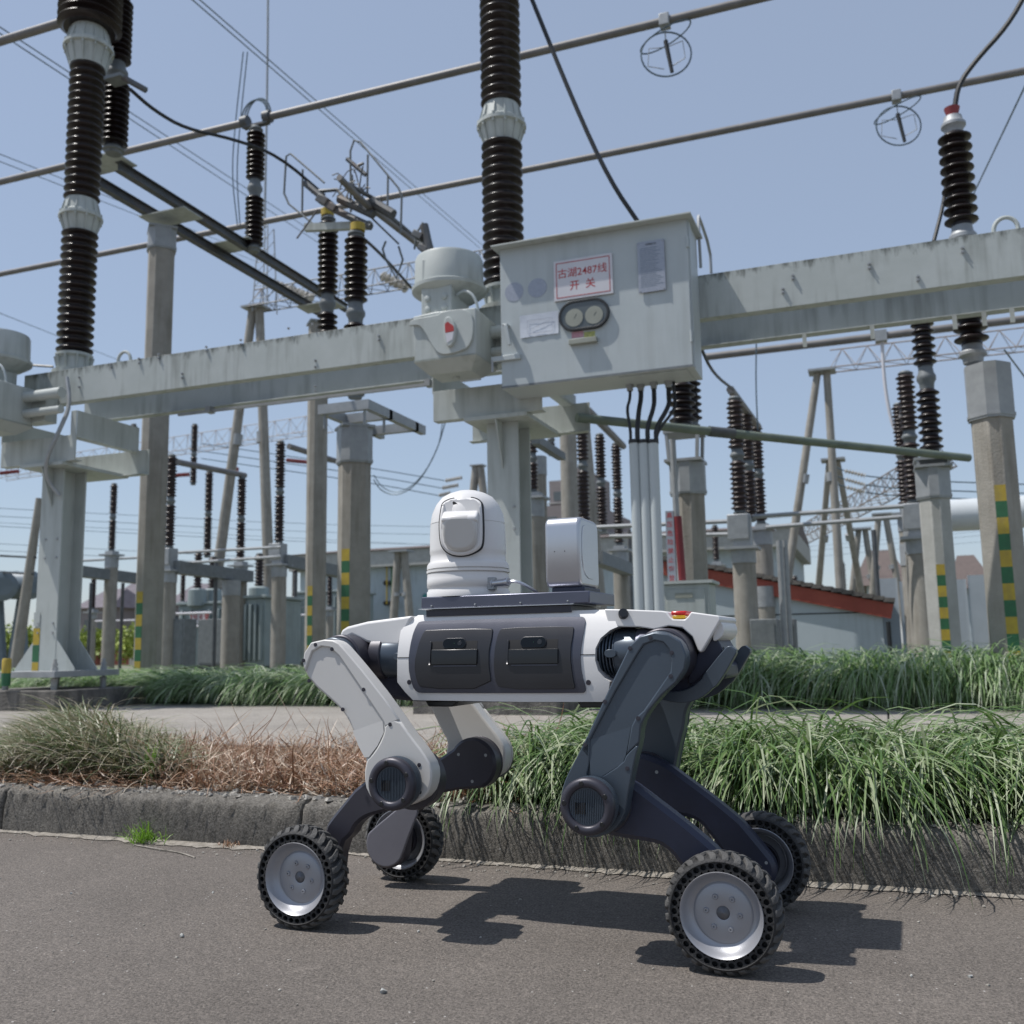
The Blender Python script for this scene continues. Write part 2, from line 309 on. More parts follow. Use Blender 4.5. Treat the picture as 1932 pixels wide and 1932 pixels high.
def toward(A, ang, k):  # bias azimuths towards an angle
    d = (A-ang+math.pi) % (2*math.pi)-math.pi; return ang+d*(1-k)
# the sedge strip along the kerb, right of the robot's hind leg
R, A = clumps(-1.42, 2.1, 3.38, 4.45, .15, 52, .16, .022, lambda x, y: x > -1.35 or rng.random() < .3)
fr = R[:, 1] < 3.95; wv = .45*np.sin(R[:, 0]*4.1+1)+.3*np.sin(R[:, 0]*9.7+R[:, 1]*5); A = np.where(fr, toward(A, -math.pi/2, .80)+wv*.8, toward(A, -math.pi/2, .35)+wv)
o = blades('sedge_grass', R, A, np.where(fr, rng.uniform(.34, .66, len(R)), rng.uniform(.42, .8, len(R)))*np.where(rng.random(len(R)) < .05, 1.3, 1)*np.where(R[:, 1] > 4.15, .72, 1), .0092, G_NEAR, (52, 92), (-98, -30), 9, .25, lean=.02, pw=.85)
tag(o, 'long arching green sedge spilling over the kerb behind the robot', 'grass')
tag(bed('sedge_root_mound', -1.3, 2.2, 3.36, 4.85, .17, .11, mat('root_litter', (.05, .045, .02), (.03, .03, .012), 30, .95, bump=1, bsc=60), 60, 14), 'dark root litter under the green sedge by the kerb', 'ground cover', kind='stuff')
# greying tuft and dead grass, left
R, A = clumps(-5.3, -2.72, 3.42, 4.5, .11, 62, .17, .03, lambda x, y: abs(x+3.22+(y-3.42)*1.0) < .62 or (x < -3.6-(y-3.42) and rng.random() < .3)); hx_ = 1-.62*np.clip(abs(R[:, 0]+3.22+(R[:, 1]-3.42))/.6, 0, 1); o = blades('fading_grass', R, toward(A, -math.pi/2-.6, .35), rng.uniform(.26, .56, len(R))*hx_, .006, G_GREY, (40, 85), (-60, 0), 7, .7, lean=.17)
tag(o, 'half faded green and straw grass tuft on the bed at the far left', 'grass')
R, A = clumps(-3.6, -1.2, 3.32, 4.2, .085, 31, .165, .045, lambda x, y: x > -2.92-(y-3.4)*.95 and rng.random() < .9); o = blades('dead_grass', R, A, rng.uniform(.08, .27, len(R))*(1+.5*(rng.random(len(R)) < .08)), .0046, G_DRY, (5, 80), (-80, 50), 8, 2.2, lean=.166)
tag(o, 'curled brown dead grass lying on the bed beside the kerb', 'grass')
R, A = clumps(-3.9, -2.7, 3.27, 3.6, .09, 22, .165, .05); o = blades('straw_litter', R, A, rng.uniform(.08, .3, len(R)), .004, G_DRY, (-5, 40), (-60, 30), 7, 2, lean=.166)
tag(o, 'thin straw litter along the kerb under the faded tuft', 'grass')
p = at(835/3, 550/3+1288, z=.17)
def sprig(name, p, n, Lr, label, mtl=G_YNG, sp=.015, e0=(60, 95), e1=(0, 80), w=.004):
    R = np.stack([p[0]+rng.normal(0, sp, n), p[1]+rng.normal(0, sp*.6, n), np.full(n, p[2])], 1)
    o = blades(name, R, rng.uniform(-3.14, 3.14, n), rng.uniform(*Lr, n), w, mtl, e0, e1, 5, .4); del o['kind']; return tag(o, label, 'plant')
q_ = at(278, 1470, y=3.34); sprig('green_shoot', (q_[0], 3.34, .165), 30, (.09, .19), 'bright green shoot standing alone in the brown dead grass', w=.005, e0=(75, 100), e1=(60, 95))
sprig('kerb_weed', (*at(275, 1590, z=.0)[:2]+np.array([0, -.0]), .002), 110, (.03, .11), 'small yellow-green weed growing at the foot of the kerb', sp=.034, e0=(25, 90), e1=(-30, 60), w=.003)
sprig('kerb_moss', (*at(436, 1598, z=0)[:2], .002), 60, (.01, .03), 'tiny brown moss cushion at the kerb foot beside the left wheel', mtl=G_DRY, sp=.02, e1=(0, 60), w=.004)
def rubble(name, n, x0, x1, y0, y1, z, s0, s1, m, label):
    V = []; Fq = []; tet = [Vector((1, 1, 1)), Vector((-1, -1, 1)), Vector((-1, 1, -1)), Vector((1, -1, -1)), Vector((0, 0, 1.5)), Vector((1.3, -.4, 0))]
    for i in range(n):
        sz = rng.uniform(s0, s1)*rng.random()**1.5+s0; c = Vector((rng.uniform(x0, x1), y0+(y1-y0)*rng.random()**1.6, z)); a = rng.uniform(0, 6.3); k = len(V); J = rng.uniform(.6, 1.2, (8, 3))
        for q, (dx, dy, dz) in enumerate(((-1, -1, -.3), (1, -1, -.3), (1, 1, -.3), (-1, 1, -.3), (-.7, -.6, .5), (.6, -.7, .6), (.7, .6, .45), (-.6, .7, .5))):
            x_, y_ = dx*sz*J[q, 0], dy*sz*J[q, 1]; V.append((c.x+x_*math.cos(a)-y_*math.sin(a), c.y+x_*math.sin(a)+y_*math.cos(a), c.z+dz*sz*J[q, 2]))
        Fq += [tuple(k+j for j in f) for f in ((0, 3, 2, 1), (4, 5, 6, 7), (0, 1, 5, 4), (1, 2, 6, 5), (2, 3, 7, 6), (3, 0, 4, 7))]
    o = MB().add(V, Fq).build(name, m, ang=20); tag(o, label, 'rubble', kind='stuff'); return o
rubble('kerb_rubble', 900, -3.9, 1.6, 3.13, 3.36, .172, .003, .014, mat('pale_stone_chips', (.42, .4, .36), (.22, .2, .17), 40, .9), 'pale stone chips and grit along the top of the kerb')
rubble('gutter_grit', 420, -4.2, 1.6, 3.07, 2.94, .003, .0015, .006, MATS['pale_stone_chips'], 'fine grit and small stones in the gutter at the kerb foot')
rubble('road_grit', 260, -3.2, 1.4, 1.2, 2.95, .002, .0012, .0034, MATS['pale_stone_chips'], 'scattered tiny stones on the road surface')
# thick rows behind the path
def row(name, x0, x1, label, zt, y0=9.05, y1=10.4):
    R, A = clumps(x0, x1, y0, y1, .17, 36, .17, .05)
    fr = R[:, 1] < y0+.45; wv = .5*np.sin(R[:, 0]*2.7)+.35*np.sin(R[:, 0]*6.1+R[:, 1]*3); A = np.where(fr, toward(A, -math.pi/2-.25, .88), toward(A, -math.pi/2-.35, .62))+wv*.5
    tag(blades(name, R, A, rng.uniform(.6, 1.15, len(R))*zt, .015, G_FAR, (52, 90), (-95, -45), 7, .2, lean=.16, pw=.9), label, 'grass')
    tag(bed(name+'_roots', x0, x1, y0+.05, y1-.05, .14, .3, MATS['root_litter'], 60, 12), 'dark leaf litter inside the '+label, 'ground cover', kind='stuff')
row('border_grass', -12.5, -3.3, 'thick border of drooping green grass on the left of the path', .84)
row('border_grass', -2.2, 4.2, 'thick border of drooping green grass on the right of the path', 1.08, 9.0, 10.5)
# ------------------------------------------------------------------ the wheeled-legged robot
AL, OX, OY, WB, TW = .028642, -1.43725, 2.21895, 1.0773, .615
uu = np.array([math.cos(AL), -math.sin(AL), 0]); vv = np.array([math.sin(AL), math.cos(AL), 0]); OO = np.array([OX, OY, 0])
def RV(px, py, v):                        # photograph point -> robot frame (u, w) on the plane v
    q = _d+_r*(px-966)/F-_u*(py-966)/F; t = (v-(CAM-OO)@vv)/(q@vv); p = CAM+q*t-OO; return float(p@uu), float(p[2])
Z4 = lambda x, y, v: RV(447.2+x*.27773, 1073.3+y*.27773, v)
Z5 = lambda x, y, v: RV(983.9+x*.27773, 1073.3+y*.27773, v)
Z7 = lambda x, y, v: RV(787.1+x*.20370, 894.4+y*.20370, v)
rob = thing('robot', 'white and grey four-legged wheeled inspection robot standing on the road', 'robot', (OX, OY, 0), rz=-AL)
def plate(name, out, v0, v1, m, par, bevel=.006, it=1, seg=3, mir=False):
    P = smooth_poly(out, it) if it else out
    if mir: v0, v1 = TW-v0, TW-v1
    return MB().prism([(u, v0, w_) for u, w_ in P], (0, v1-v0, 0)).build(name, m, par, bevel=bevel, seg=seg)
def trace(Z, pts, v): return [Z(x, y, v) for x, y in pts]
def disc(mb, c, r, v0, v1, n=40): return mb.lathe([(0, r), (v1-v0, r)], (c[0], v0, c[1]), (0, 1, 0), n)
def circ(c, r, n=24, a0=0, a1=360): return [(c[0]+r*math.cos(math.radians(a0+(a1-a0)*i/n)), c[1]+r*math.sin(math.radians(a0+(a1-a0)*i/n))) for i in range(n+1)]
# --- wheel: honeycomb tyre + cast rim (built at its hub, outer face at v = 0, inner at v = .07)
def make_wheel(par, u0, v0, flip, rot):
    wt = part_empty('wheel', par); wt.location = (u0, v0, .125); wt.rotation_euler = (0, rot, math.pi if flip else 0)
    b = MB(); n = 96
    b.lathe([(.004, .1082), (.0006, .1086), (-.0005, .1098), (.001, .1130), (.006, .1165), (.014, .1185), (.035, .1195), (.056, .1185), (.064, .1165), (.069, .1130), (.0705, .1098), (.0694, .1086), (.066, .1082)], (0, 0, 0), (0, 1, 0), n, False)
    b.build('tyre', R_RUB, wt, ang=50)
    t = MB()                                # tread lugs, two staggered rows
    for k in range(28):
        for side in (0, 1):
            g = 2*math.pi*(k+.5*side)/28; V = []; Fq = []
            for (dv, dg, hw, rr_) in ((.002, -.03, .066, .1165), (.010, -.015, .074, .1240), (.022, .035, .072, .1270), (.037, .115, .04, .1272)):
                v = dv if not side else .07-dv
                for rr2 in (.112, rr_):
                    for s in (-1, 1): a = g+dg+s*hw*(1 if rr2 < .115 else .8); V.append((math.cos(a)*rr2, v, math.sin(a)*rr2))
            for i in range(3):
                o = i*4; Fq += [(o+2, o+3, o+7, o+6), (o, o+2, o+6, o+4), (o+1, o+5, o+7, o+3)]
            Fq += [(0, 1, 3, 2), (12, 14, 15, 13)]; t.add(V, Fq)
    t.build('tread', R_TRD, wt, ang=50, bevel=.0012, seg=1)
    K = 36                                  # honeycomb side walls, both faces
    for face in (0, 1):
        h = MB()
        sgn = 1 if face == 0 else -1; vf = .002 if face == 0 else .068
        for row_ in (0, 1):
            r0, r1 = ((.0889, .0945), (.0945, .1087))[row_]; rc = (r0+r1)/2; rr = .0024 if row_ == 0 else .0062
            for k in range(K):
                g = 2*math.pi*(k+.5*row_)/K; dg = math.pi/K; corners = [(-1, -1), (0, -1), (1, -1), (1, 0), (1, 1), (0, 1), (-1, 1), (-1, 0)]
                V = []
                for (a, b_) in corners: r = rc+b_*(r1-r0)/2; V.append((math.cos(g+a*dg)*r, vf, math.sin(g+a*dg)*r))
                for dep in (0, .014):
                    for (a, b_) in corners:
                        l = math.hypot(a, b_); ax, bx = a/l*rr*1.12, b_/l*rr; rad = rc+bx; V.append((math.cos(g+ax/rad)*rad, vf+sgn*dep, math.sin(g+ax/rad)*rad))
                Fq = [(i, (i+1) % 8, 8+(i+1) % 8, 8+i) for i in range(8)]+[(8+i, 8+(i+1) % 8, 16+(i+1) % 8, 16+i) for i in range(8)]+[tuple(range(16, 24))]
                h.add(V, Fq)
        h.build('honeycomb', R_RUB, wt, ang=30)['kind'] = 'stuff'
    r = MB(); r.lathe([(.006, .0845), (.001, .0875), (-.001, .0885), (.001, .0892), (.006, .0892), (.03, .086), (.064, .0885), (.0705, .0885), (.068, .0845), (.064, .078), (.05, .072)], (0, 0, 0), (0, 1, 0), 72, False)
    r.lathe([(.0705, .0885), (.071, .087), (.066, .084), (.055, .078), (.04, .07)], (0, 0, 0), (0, 1, 0), 72, False)
    r.lathe([(-.001, .0885), (.0008, .0868), (.006, .0835), (.012, .0805), (.0185, .0765), (.0235, .0715), (.0265, .0675), (.027, .0645), (.0245, .0615), (.0232, .0595), (.0232, .016), (.0238, .0145), (.03, .014)], (0, 0, 0), (0, 1, 0), 72, False)
    rim = r.build('rim', R_RIM, wt, ang=40)
    b = MB(); b.lathe([(.0245, .0145), (.0255, .0001)], (0, 0, 0), (0, 1, 0), 24, True); b.build('hub_bore', R_RIM, rim)
    b = MB(); b.lathe([(.068, .05), (.05, .052), (.05, .001)], (0, 0, 0), (0, 1, 0), 32, False); b.build('hub_motor', R_CHAR, rim)
    for k in range(6):
        g = 2*math.pi*k/6; c = (math.cos(g)*.036, .0232, math.sin(g)*.036)
        q = MB(); q.lathe([(.004, .0066), (-.001, .0064), (-.0034, .0046), (-.0034, .0022), (.001, .002)], c, (0, 1, 0), 14); q.build('bolt', R_RIM, rim)
    return wt
# --- one leg; mir mirrors it to the far side
def make_leg(front, mir, leg_m):
    lg = part_empty('leg', rob); Q = (lambda v: TW-v) if mir else (lambda v: v); Z = Z5 if front else Z4
    H, K, W = ((.94, .67), (.788, .335), (WB, .125)) if front else ((.044, .673), (.286, .367), (0, .125))
    def dsc(name, c, r, v0, v1, m, n=40, bevel=.003, par=None):
        b = MB(); b.lathe([(0, r), (Q(v1)-Q(v0), r)], (c[0], Q(v0), c[1]), (0, 1, 0), n); return b.build(name, m, par or lg, bevel=bevel)
    if front:
        sil = [(900, 430), (800, 458), (735, 520), (600, 800), (480, 1060), (400, 1230), (330, 1360), (285, 1460), (262, 1560), (285, 1690), (360, 1790), (480, 1835), (620, 1790), (700, 1680), (718, 1560), (740, 1440), (770, 1290), (800, 1180), (812, 1060), (860, 970), (950, 860), (1050, 770), (1108, 680), (1122, 590), (1080, 490), (1000, 442)]
        low = [(440, 1425), (475, 1402), (520, 1427), (690, 1320), (712, 1262), (800, 1180), (770, 1290), (740, 1440), (718, 1560), (700, 1680), (620, 1790), (480, 1835), (360, 1790), (285, 1690), (262, 1560), (285, 1460), (330, 1360), (400, 1230), (462, 1100), (466, 1290)]
        rail = [(900, 430), (800, 458), (735, 520), (600, 800), (480, 1060), (400, 1230), (462, 1300), (466, 1160), (640, 830), (790, 575), (830, 515), (905, 488), (960, 500), (1000, 545), (1016, 620), (1010, 700), (830, 960), (775, 1010), (745, 1070), (712, 1262), (800, 1180), (812, 1060), (860, 970), (950, 860), (1050, 770), (1108, 680), (1122, 590), (1080, 490), (1000, 442)]
        ramp = [(466, 1160), (745, 1070), (712, 1262), (690, 1320), (520, 1427), (475, 1402), (466, 1290)]
        scr = [(875, 467), (738, 540), (1020, 570), (1014, 730), (568, 903), (432, 1195), (793, 1016), (719, 1356), (655, 1660)]
    else:
        sil = [(590, 480), (500, 500), (455, 570), (445, 640), (462, 710), (520, 790), (600, 860), (700, 950), (750, 1020), (790, 1110), (830, 1200), (880, 1290), (860, 1400), (880, 1520), (960, 1610), (1080, 1630), (1200, 1600), (1290, 1540), (1325, 1440), (1320, 1340), (1260, 1240), (1180, 1140), (1000, 880), (850, 690), (740, 560), (690, 505), (650, 485)]
        low = [(905, 1275), (880, 1290), (860, 1400), (880, 1520), (960, 1610), (1080, 1630), (1200, 1600), (1290, 1540), (1325, 1440), (1320, 1340), (1260, 1240), (1180, 1140), (1090, 1010), (1000, 1060), (1000, 1110), (960, 1200)]
        rail = [(590, 480), (500, 500), (455, 570), (445, 640), (462, 700), (480, 640), (510, 560), (570, 527), (630, 535), (690, 590), (990, 1030), (1003, 1075), (1100, 1025), (1000, 880), (850, 690), (740, 560), (690, 505), (650, 485)]
        ramp = [(790, 1100), (990, 1030), (1000, 1110), (960, 1200), (905, 1275), (875, 1280), (830, 1200)]
        scr = [(533, 515), (645, 545), (860, 820), (1040, 1057), (1238, 1332), (1242, 1517), (452, 622), (490, 760), (718, 955)]
    vb, vf = .046, .040
    th = plate('thigh', trace(Z, sil, vb), vb, .098, leg_m, lg, .007, 1, mir=mir)
    # raised knee area, side rail and the ramp between the two levels
    plate('knee_cover', trace(Z, low, vf), vf, vb+.004, leg_m, th, .005, 1, mir=mir); plate('rail', trace(Z, rail, vf), vf, vb+.004, leg_m, th, .0035, 0, 2, mir=mir)
    rp = trace(Z, ramp, vb); n = len(rp); top = (.5*(rp[0][0]+rp[1][0]), .5*(rp[0][1]+rp[1][1])); b = MB()
    lowz = min(p[1] for p in rp); hiz = max(p[1] for p in rp); V = [(u_, Q(vb-.0005-(vb-vf)*max(0, min(1, (hiz-w_)/(hiz-lowz)))), w_) for u_, w_ in rp]
    b.add(V, [tuple(range(n))]).build('ramp', leg_m, th)
    b = MB()
    for (x, y) in scr:
        c = Z(x, y, vf); b.lathe([(0, .0052), (.003*(1 if not mir else -1), .005)], (c[0], Q(vf-.0012), c[1]), (0, 1, 0), 12); b.lathe([(0, .0028), (.001, .0028)], (c[0], Q(vf-.0018), c[1]), (0, 1, 0), 8)
    b.build('screw_heads', R_CHAR, th)
    s = -1 if mir else 1
    # knee motor
    km = part_empty('knee_motor', lg); Y0 = Q(-.02); K2 = (K[0], K[1]+.004)
    b = MB(); b.lathe([(.012, .0415), (.004, .0425), (.0, .047), (-.0005, .055), (.003, .0615), (.009, .0640), (.02, .0640)], (K2[0], Y0, K2[1]), (0, s, 0), 56, False); b.build('motor_ring', R_CHAR, km, ang=60)
    b = MB(); b.lathe([(.02, .0625), (.05, .0625)], (K2[0], Y0, K2[1]), (0, s, 0), 48, False)
    for q in range(5): b.lathe([(.022+q*.004, .0625), (.0225+q*.004, .0645), (.0245+q*.004, .0645), (.025+q*.004, .0625)], (K2[0], Y0, K2[1]), (0, s, 0), 48, False)
    b.build('cooling_fins', R_TEAL, km)
    b = MB(); b.lathe([(.009, .044), (.011, .0001)], (K2[0], Y0, K2[1]), (0, s, 0), 40, False)
    for q in range(-9, 10):                # fine ribs across the cap
        L = math.sqrt(max(0, .04**2-(q*.0042)**2))
        if L > .004: b.box((K2[0]+q*.0042, Y0+s*.0085, K2[1]), (.0018, .0025, 2*L*.97))
    b.build('motor_cap', R_TEAL, km)
    b = MB()
    for q in range(5): b.box((K2[0]-.026+q*.0052, Y0+s*.0068, K2[1]-.004), (.0026, .0016, .025))
    b.build('cap_slots', R_HOLE, km)
    b = MB()
    for q in range(5):
        g = math.radians(100+q*72); c = (K2[0]+math.cos(g)*.052, K2[1]+math.sin(g)*.052); b.lathe([(-.0012, .0058), (-.0022, .005), (-.0022, .0001)], (c[0], Y0, c[1]), (0, s, 0), 14)
    b.build('cap_screws', R_BLK, km)
    # shank
    sh_m = R_NAVY if front else R_CHAR
    if front: so_ = [(640, 1370), (745, 1438), (900, 1556), (1050, 1670), (1170, 1765), (1310, 1884), (1350, 1930)]; su = [(1120, 2060), (1063, 1986), (1019, 1925), (937, 1866), (800, 1842), (602, 1810), (500, 1800)]
    else: so_ = [(1250, 1540), (1110, 1628), (950, 1660), (870, 1690), (810, 1745), (790, 1800), (720, 1862)]; su = [(600, 1870), (610, 1750), (650, 1690), (740, 1580), (830, 1470), (900, 1380)]
    P = trace(Z, so_, .11); Pu = trace(Z, su, .11); hw = (W[0], W[1])
    if front: out = circ((K[0], K[1]), .070, 14, 80, 270)+Pu[::-1][1:]+circ(hw, .055, 14, 200, 400)+P[::-1][:-1]
    else: out = circ((K[0], K[1]), .074, 18, -70, 150)+Pu[::-1][1:]+circ(hw, .070, 14, 150, 330)+P[::-1][:-1]
    sh = plate('shank', out, .1, .152, sh_m, lg, .011, 1, 1, mir=mir)
    if mir and not front: plate('hub_cover', circ((W[0], W[1]), .064, 16, 150, 330)+[(.085, .165), (.12, .24), (.075, .255), (.0, .2)], .147, .156, R_HUB, sh, .004, 1, mir=True)
    dsc('joint_disc', K, .074, .092, .104, R_CHAR, 48, .003, sh); dsc('axle', W, .03, .06, .12, R_CHAR, 24, .002, sh)
    b = MB()
    for (a, r_) in ((30, .05), (150, .05), (270, .05)):
        g = math.radians(a); c = (K[0]+r_*math.cos(g), K[1]+r_*math.sin(g)); b.lathe([(0, .005), (.0015*s, .0045)], (c[0], Q(.151), c[1]), (0, 1, 0), 10); c = (W[0]+.036*math.cos(g), W[1]+.036*math.sin(g)); b.lathe([(0, .0045), (.0015*s, .004)], (c[0], Q(.151), c[1]), (0, 1, 0), 10)
    b.build('screw_heads', M_STEEL, sh)
    # hip motor (axis across the body)
    hm = part_empty('hip_motor', lg)
    dsc('motor_drum', (H[0], H[1]+.002), .058, .094, .16, R_TEAL, 48, .004, hm); dsc('motor_collar', (H[0], H[1]+.002), .066, .128, .215, R_CHAR, 48, .005, hm)
    # abduction motor (axis along the body)
    va = Q(.235); um = .125 if not front else .875; dr = 1 if not front else -1; am = part_empty('abduction_motor', lg)
    b = MB(); b.lathe([(0, .056), (.002, .062), (.036, .062), (.038, .056)], (um-dr*.02, va, .679), (dr, 0, 0), 48); b.build('motor_collar', R_CHAR if not front else R_PLT, am, bevel=.002)
    b = MB(); b.lathe([(.0, .057), (.05, .057), (.055, .054)], (um+dr*.018, va, .679), (dr, 0, 0), 48); b.build('motor_drum', R_TEAL, am)
    b = MB()
    for q in range(6): b.lathe([(0, .05), (.001, .0565), (.004, .0565), (.005, .05)], (um+dr*(.07+q*.0085), va, .679), (dr, 0, 0), 40)
    b.build('cooling_fins', R_TEAL, am)
    b = MB(); P = smooth_poly([(um+dr*.062, .669), (um+dr*.062, .689), (um+dr*.092, .689), (um+dr*.092, .669)], 2); b.prism([(a_, va-s*.0585, c_) for a_, c_ in P], (0, -s*.003, 0)); b.build('badge', R_TEAL, am, bevel=.001)
    make_wheel(rob, W[0], Q(0) if not mir else TW, mir, rng.uniform(0, .2))
for fr in (0, 1):
    for mi in (0, 1): make_leg(fr, mi, R_TEAL if fr else R_LEG)
# --- body
vb = .165
body = plate('body_shell', trace(Z4, [(1180, 312), (1120, 365), (1088, 420), (1088, 770), (1140, 840), (1188, 893)], vb)+trace(Z5, [(0, 905), (300, 905), (540, 905), (585, 860), (600, 765), (560, 742), (520, 690), (500, 620), (500, 540), (530, 470), (590, 415), (640, 392), (600, 320), (568, 272)], vb), vb, TW-vb, R_WHT, rob, .016, 0, 4)
def pl2(name, pts, v0, v1, m, par=body, bevel=.006, it=1, seg=3): return plate(name, pts, v0, v1, m, par, bevel, it, seg)
# front and rear top covers
pl2('front_cover', trace(Z5, [(560, 273), (700, 275), (955, 285), (985, 292), (1012, 330), (1030, 342), (1108, 344), (1128, 326), (1152, 292), (1340, 318), (1352, 345), (1300, 435), (1262, 500), (1225, 562), (1208, 568), (1195, 545), (1160, 460), (1090, 400), (1000, 388), (900, 412), (860, 405), (800, 396), (640, 393), (600, 400), (585, 360)], .19), .19, TW-.19, R_WHT, rob, .010, 0, 3)
pl2('rear_cover', trace(Z4, [(1190, 318), (1050, 335), (880, 358), (745, 392), (708, 415), (690, 470), (720, 480), (780, 450), (880, 500), (960, 520), (1100, 520)], .19), .19, TW-.19, R_WHT, rob, .010, 0, 3)
pl2('chassis', [(.0, .60), (.02, .575), (.18, .56), (.24, .556), (.80, .556), (.95, .575), (1.03, .6), (1.06, .66), (1.05, .73), (.9, .742), (.2, .742), (.05, .73), (-.01, .69)], .225, TW-.225, R_NAVY, rob, .01)
pl2('belly_pan', [(.27, .56), (.28, .545), (.35, .545), (.37, .56)], .2, TW-.2, R_BLK, rob, .003, 0); pl2('belly_pan', [(.70, .56), (.71, .545), (.78, .545), (.80, .56)], .2, TW-.2, R_BLK, rob, .003, 0)
# seam, screws
b = MB(); a0 = Z4(1089, 603, vb); a1 = Z4(1170, 604, vb); b.b2((a0[0], vb-.0012, a0[1]-.0008), (a1[0], vb+.002, a0[1]+.0008)); a0 = Z5(400, 583, vb); a1 = Z5(498, 583, vb); b.b2((a0[0], vb-.0012, a0[1]-.0008), (a1[0], vb+.002, a0[1]+.0008)); b.build('shell_seam', R_HOLE, body)
b = MB()
for Z, x, y in ((Z4, 1170, 770), (Z5, 455, 772)):
    c = Z(x, y, vb); b.lathe([(0, .0065), (.0012, .0055), (.003, .0055)], (c[0], vb-.0015, c[1]), (0, 1, 0), 16)
b.build('screw_heads', R_CHAR, body)
# grey side panel with two drawers
zc = [(-30, 1362), (60, 1358), (700, 1336), (1480, 1315), (1515, 1330), (1532, 1375), (1505, 1680), (1520, 1850), (1560, 1980), (1550, 2020), (1520, 2030), (60, 2030), (-10, 2022), (-50, 1960), (-85, 1780), (-70, 1500), (-50, 1400)]
pan = pl2('side_panel', trace(Z7, zc, vb-.004), vb-.004, vb+.01, R_BEZ, body, .0025, 1)
def drawer(px):   # px: four outline points + recess box in Z7 pixels
    (o, rec, hnd, win) = px; vd = vb-.0075
    d = pl2('drawer', trace(Z7, o, vd), vd, vb, R_DOOR, body, .002, 1)
    # recess is a flat black sheet on the face, its shade put into colour
    r = trace(Z7, rec, vd); x0, x1 = r[0][0], r[1][0]; z1, z0 = r[0][1], r[1][1]; zb = z0
    MB().b2((x0, vd-.0006, z0), (x1, vd+.001, z1)).build('recess_shade', R_HOLE, d)
    hh = trace(Z7, hnd, vd-.006); b = MB(); V = []; 
    hx0, hx1, hz1, hz0 = hh[0][0], hh[1][0], hh[0][1], hh[1][1]
    b.prism([(hx0, vd-.001, hz0+.002), (hx0, vd-.005, hz0), (hx0, vd-.0055, hz1-.002), (hx0, vd-.0035, hz1), (hx0, vd-.001, hz1)], (hx1-hx0, 0, 0)); b.build('handle', R_BLK, d, bevel=.001)
    MB().b2((x0-.0006, vd-.004, z0), (x0+.004, vd, z1)).build('recess_cheek', R_DOOR, d, bevel=.001)
    wn = trace(Z7, win, vd); wx0, wx1, wz1, wz0 = wn[0][0], wn[1][0], wn[0][1], wn[1][1]; hr = (wz1-wz0)/2; zc_ = (wz0+wz1)/2
    cap = lambda k: circ((wx1-hr, zc_), hr*k, 10, -90, 90)+circ((wx0+hr, zc_), hr*k, 10, 90, 270)
    f = plate('window_frame', cap(1.14), vd-.003, vd, R_DOOR, d, .001, 0); plate('camera_window', cap(1.0), vd-.0036, vd-.002, M_GLS, f, 0, 0)
    MB().lathe([(0, hr*.55), (-.001, hr*.5), (-.001, hr*.1)], (wx1-hr*1.3, vd-.0036, zc_), (0, 1, 0), 20).build('lens', R_BLK, f)
    MB().lathe([(0, .0008), (-.0006, .0006)], (wx1-hr*2.6, vd-.0036, zc_), (0, 1, 0), 8).build('status_dot', M_GRN, f)
    b = MB(); b.b2((x0+.012, vd-.0016, z0-.0045), (x1, vd, z0-.001)); b.build('ledge', R_BEZ, d)
drawer(([(60, 1440), (650, 1425), (682, 1450), (655, 1700), (690, 1990), (40, 1990), (-10, 1920), (-30, 1760), (0, 1560), (30, 1455)], [(112, 1552), (550, 1765)], [(125, 1625), (548, 1762)], [(232, 1527), (438, 1608)]))
drawer(([(765, 1422), (1410, 1408), (1432, 1430), (1412, 1660), (1440, 1900), (1460, 1975), (1440, 1992), (760, 1992), (715, 1900), (708, 1660), (730, 1460)], [(828, 1537), (1300, 1757)], [(840, 1622), (1298, 1752)], [(952, 1513), (1186, 1600)]))
pan2 = copy_tree(pan, body); pan2.location = (0, .0, 0)
for c in [pan2]: c.location = (0, TW-2*vb+.0-.002, 0)
# belly line and nose
nose = pl2('nose', trace(Z5, [(1300, 440), (1352, 350), (1372, 385), (1378, 430), (1355, 470), (1300, 500)], .21), .21, TW-.21, R_WHT, rob, .008, 1)
b = MB(); c = Z5(1362, 400, .3); b.lathe([(0, .02), (.01, .018), (.012, .001)], (c[0]-.004, TW/2, c[1]), (1, 0, .15), 24); b.build('front_camera', M_GLS, nose)
pl2('front_frame', trace(Z5, [(1200, 560), (1260, 500), (1300, 440), (1345, 500), (1372, 560), (1330, 640), (1250, 700), (1200, 760), (1130, 800), (1130, 700)], .22), .22, TW-.22, R_NAVY, rob, .008, 1)
b = MB(); c = Z5(1290, 590, .24); b.lathe([(-.006, .030), (-.006, .032), (.0, .036), (.05, .036)], (c[0], .228, c[1]), (0, 1, 0), 32); b.build('side_lidar', M_GLS, rob)
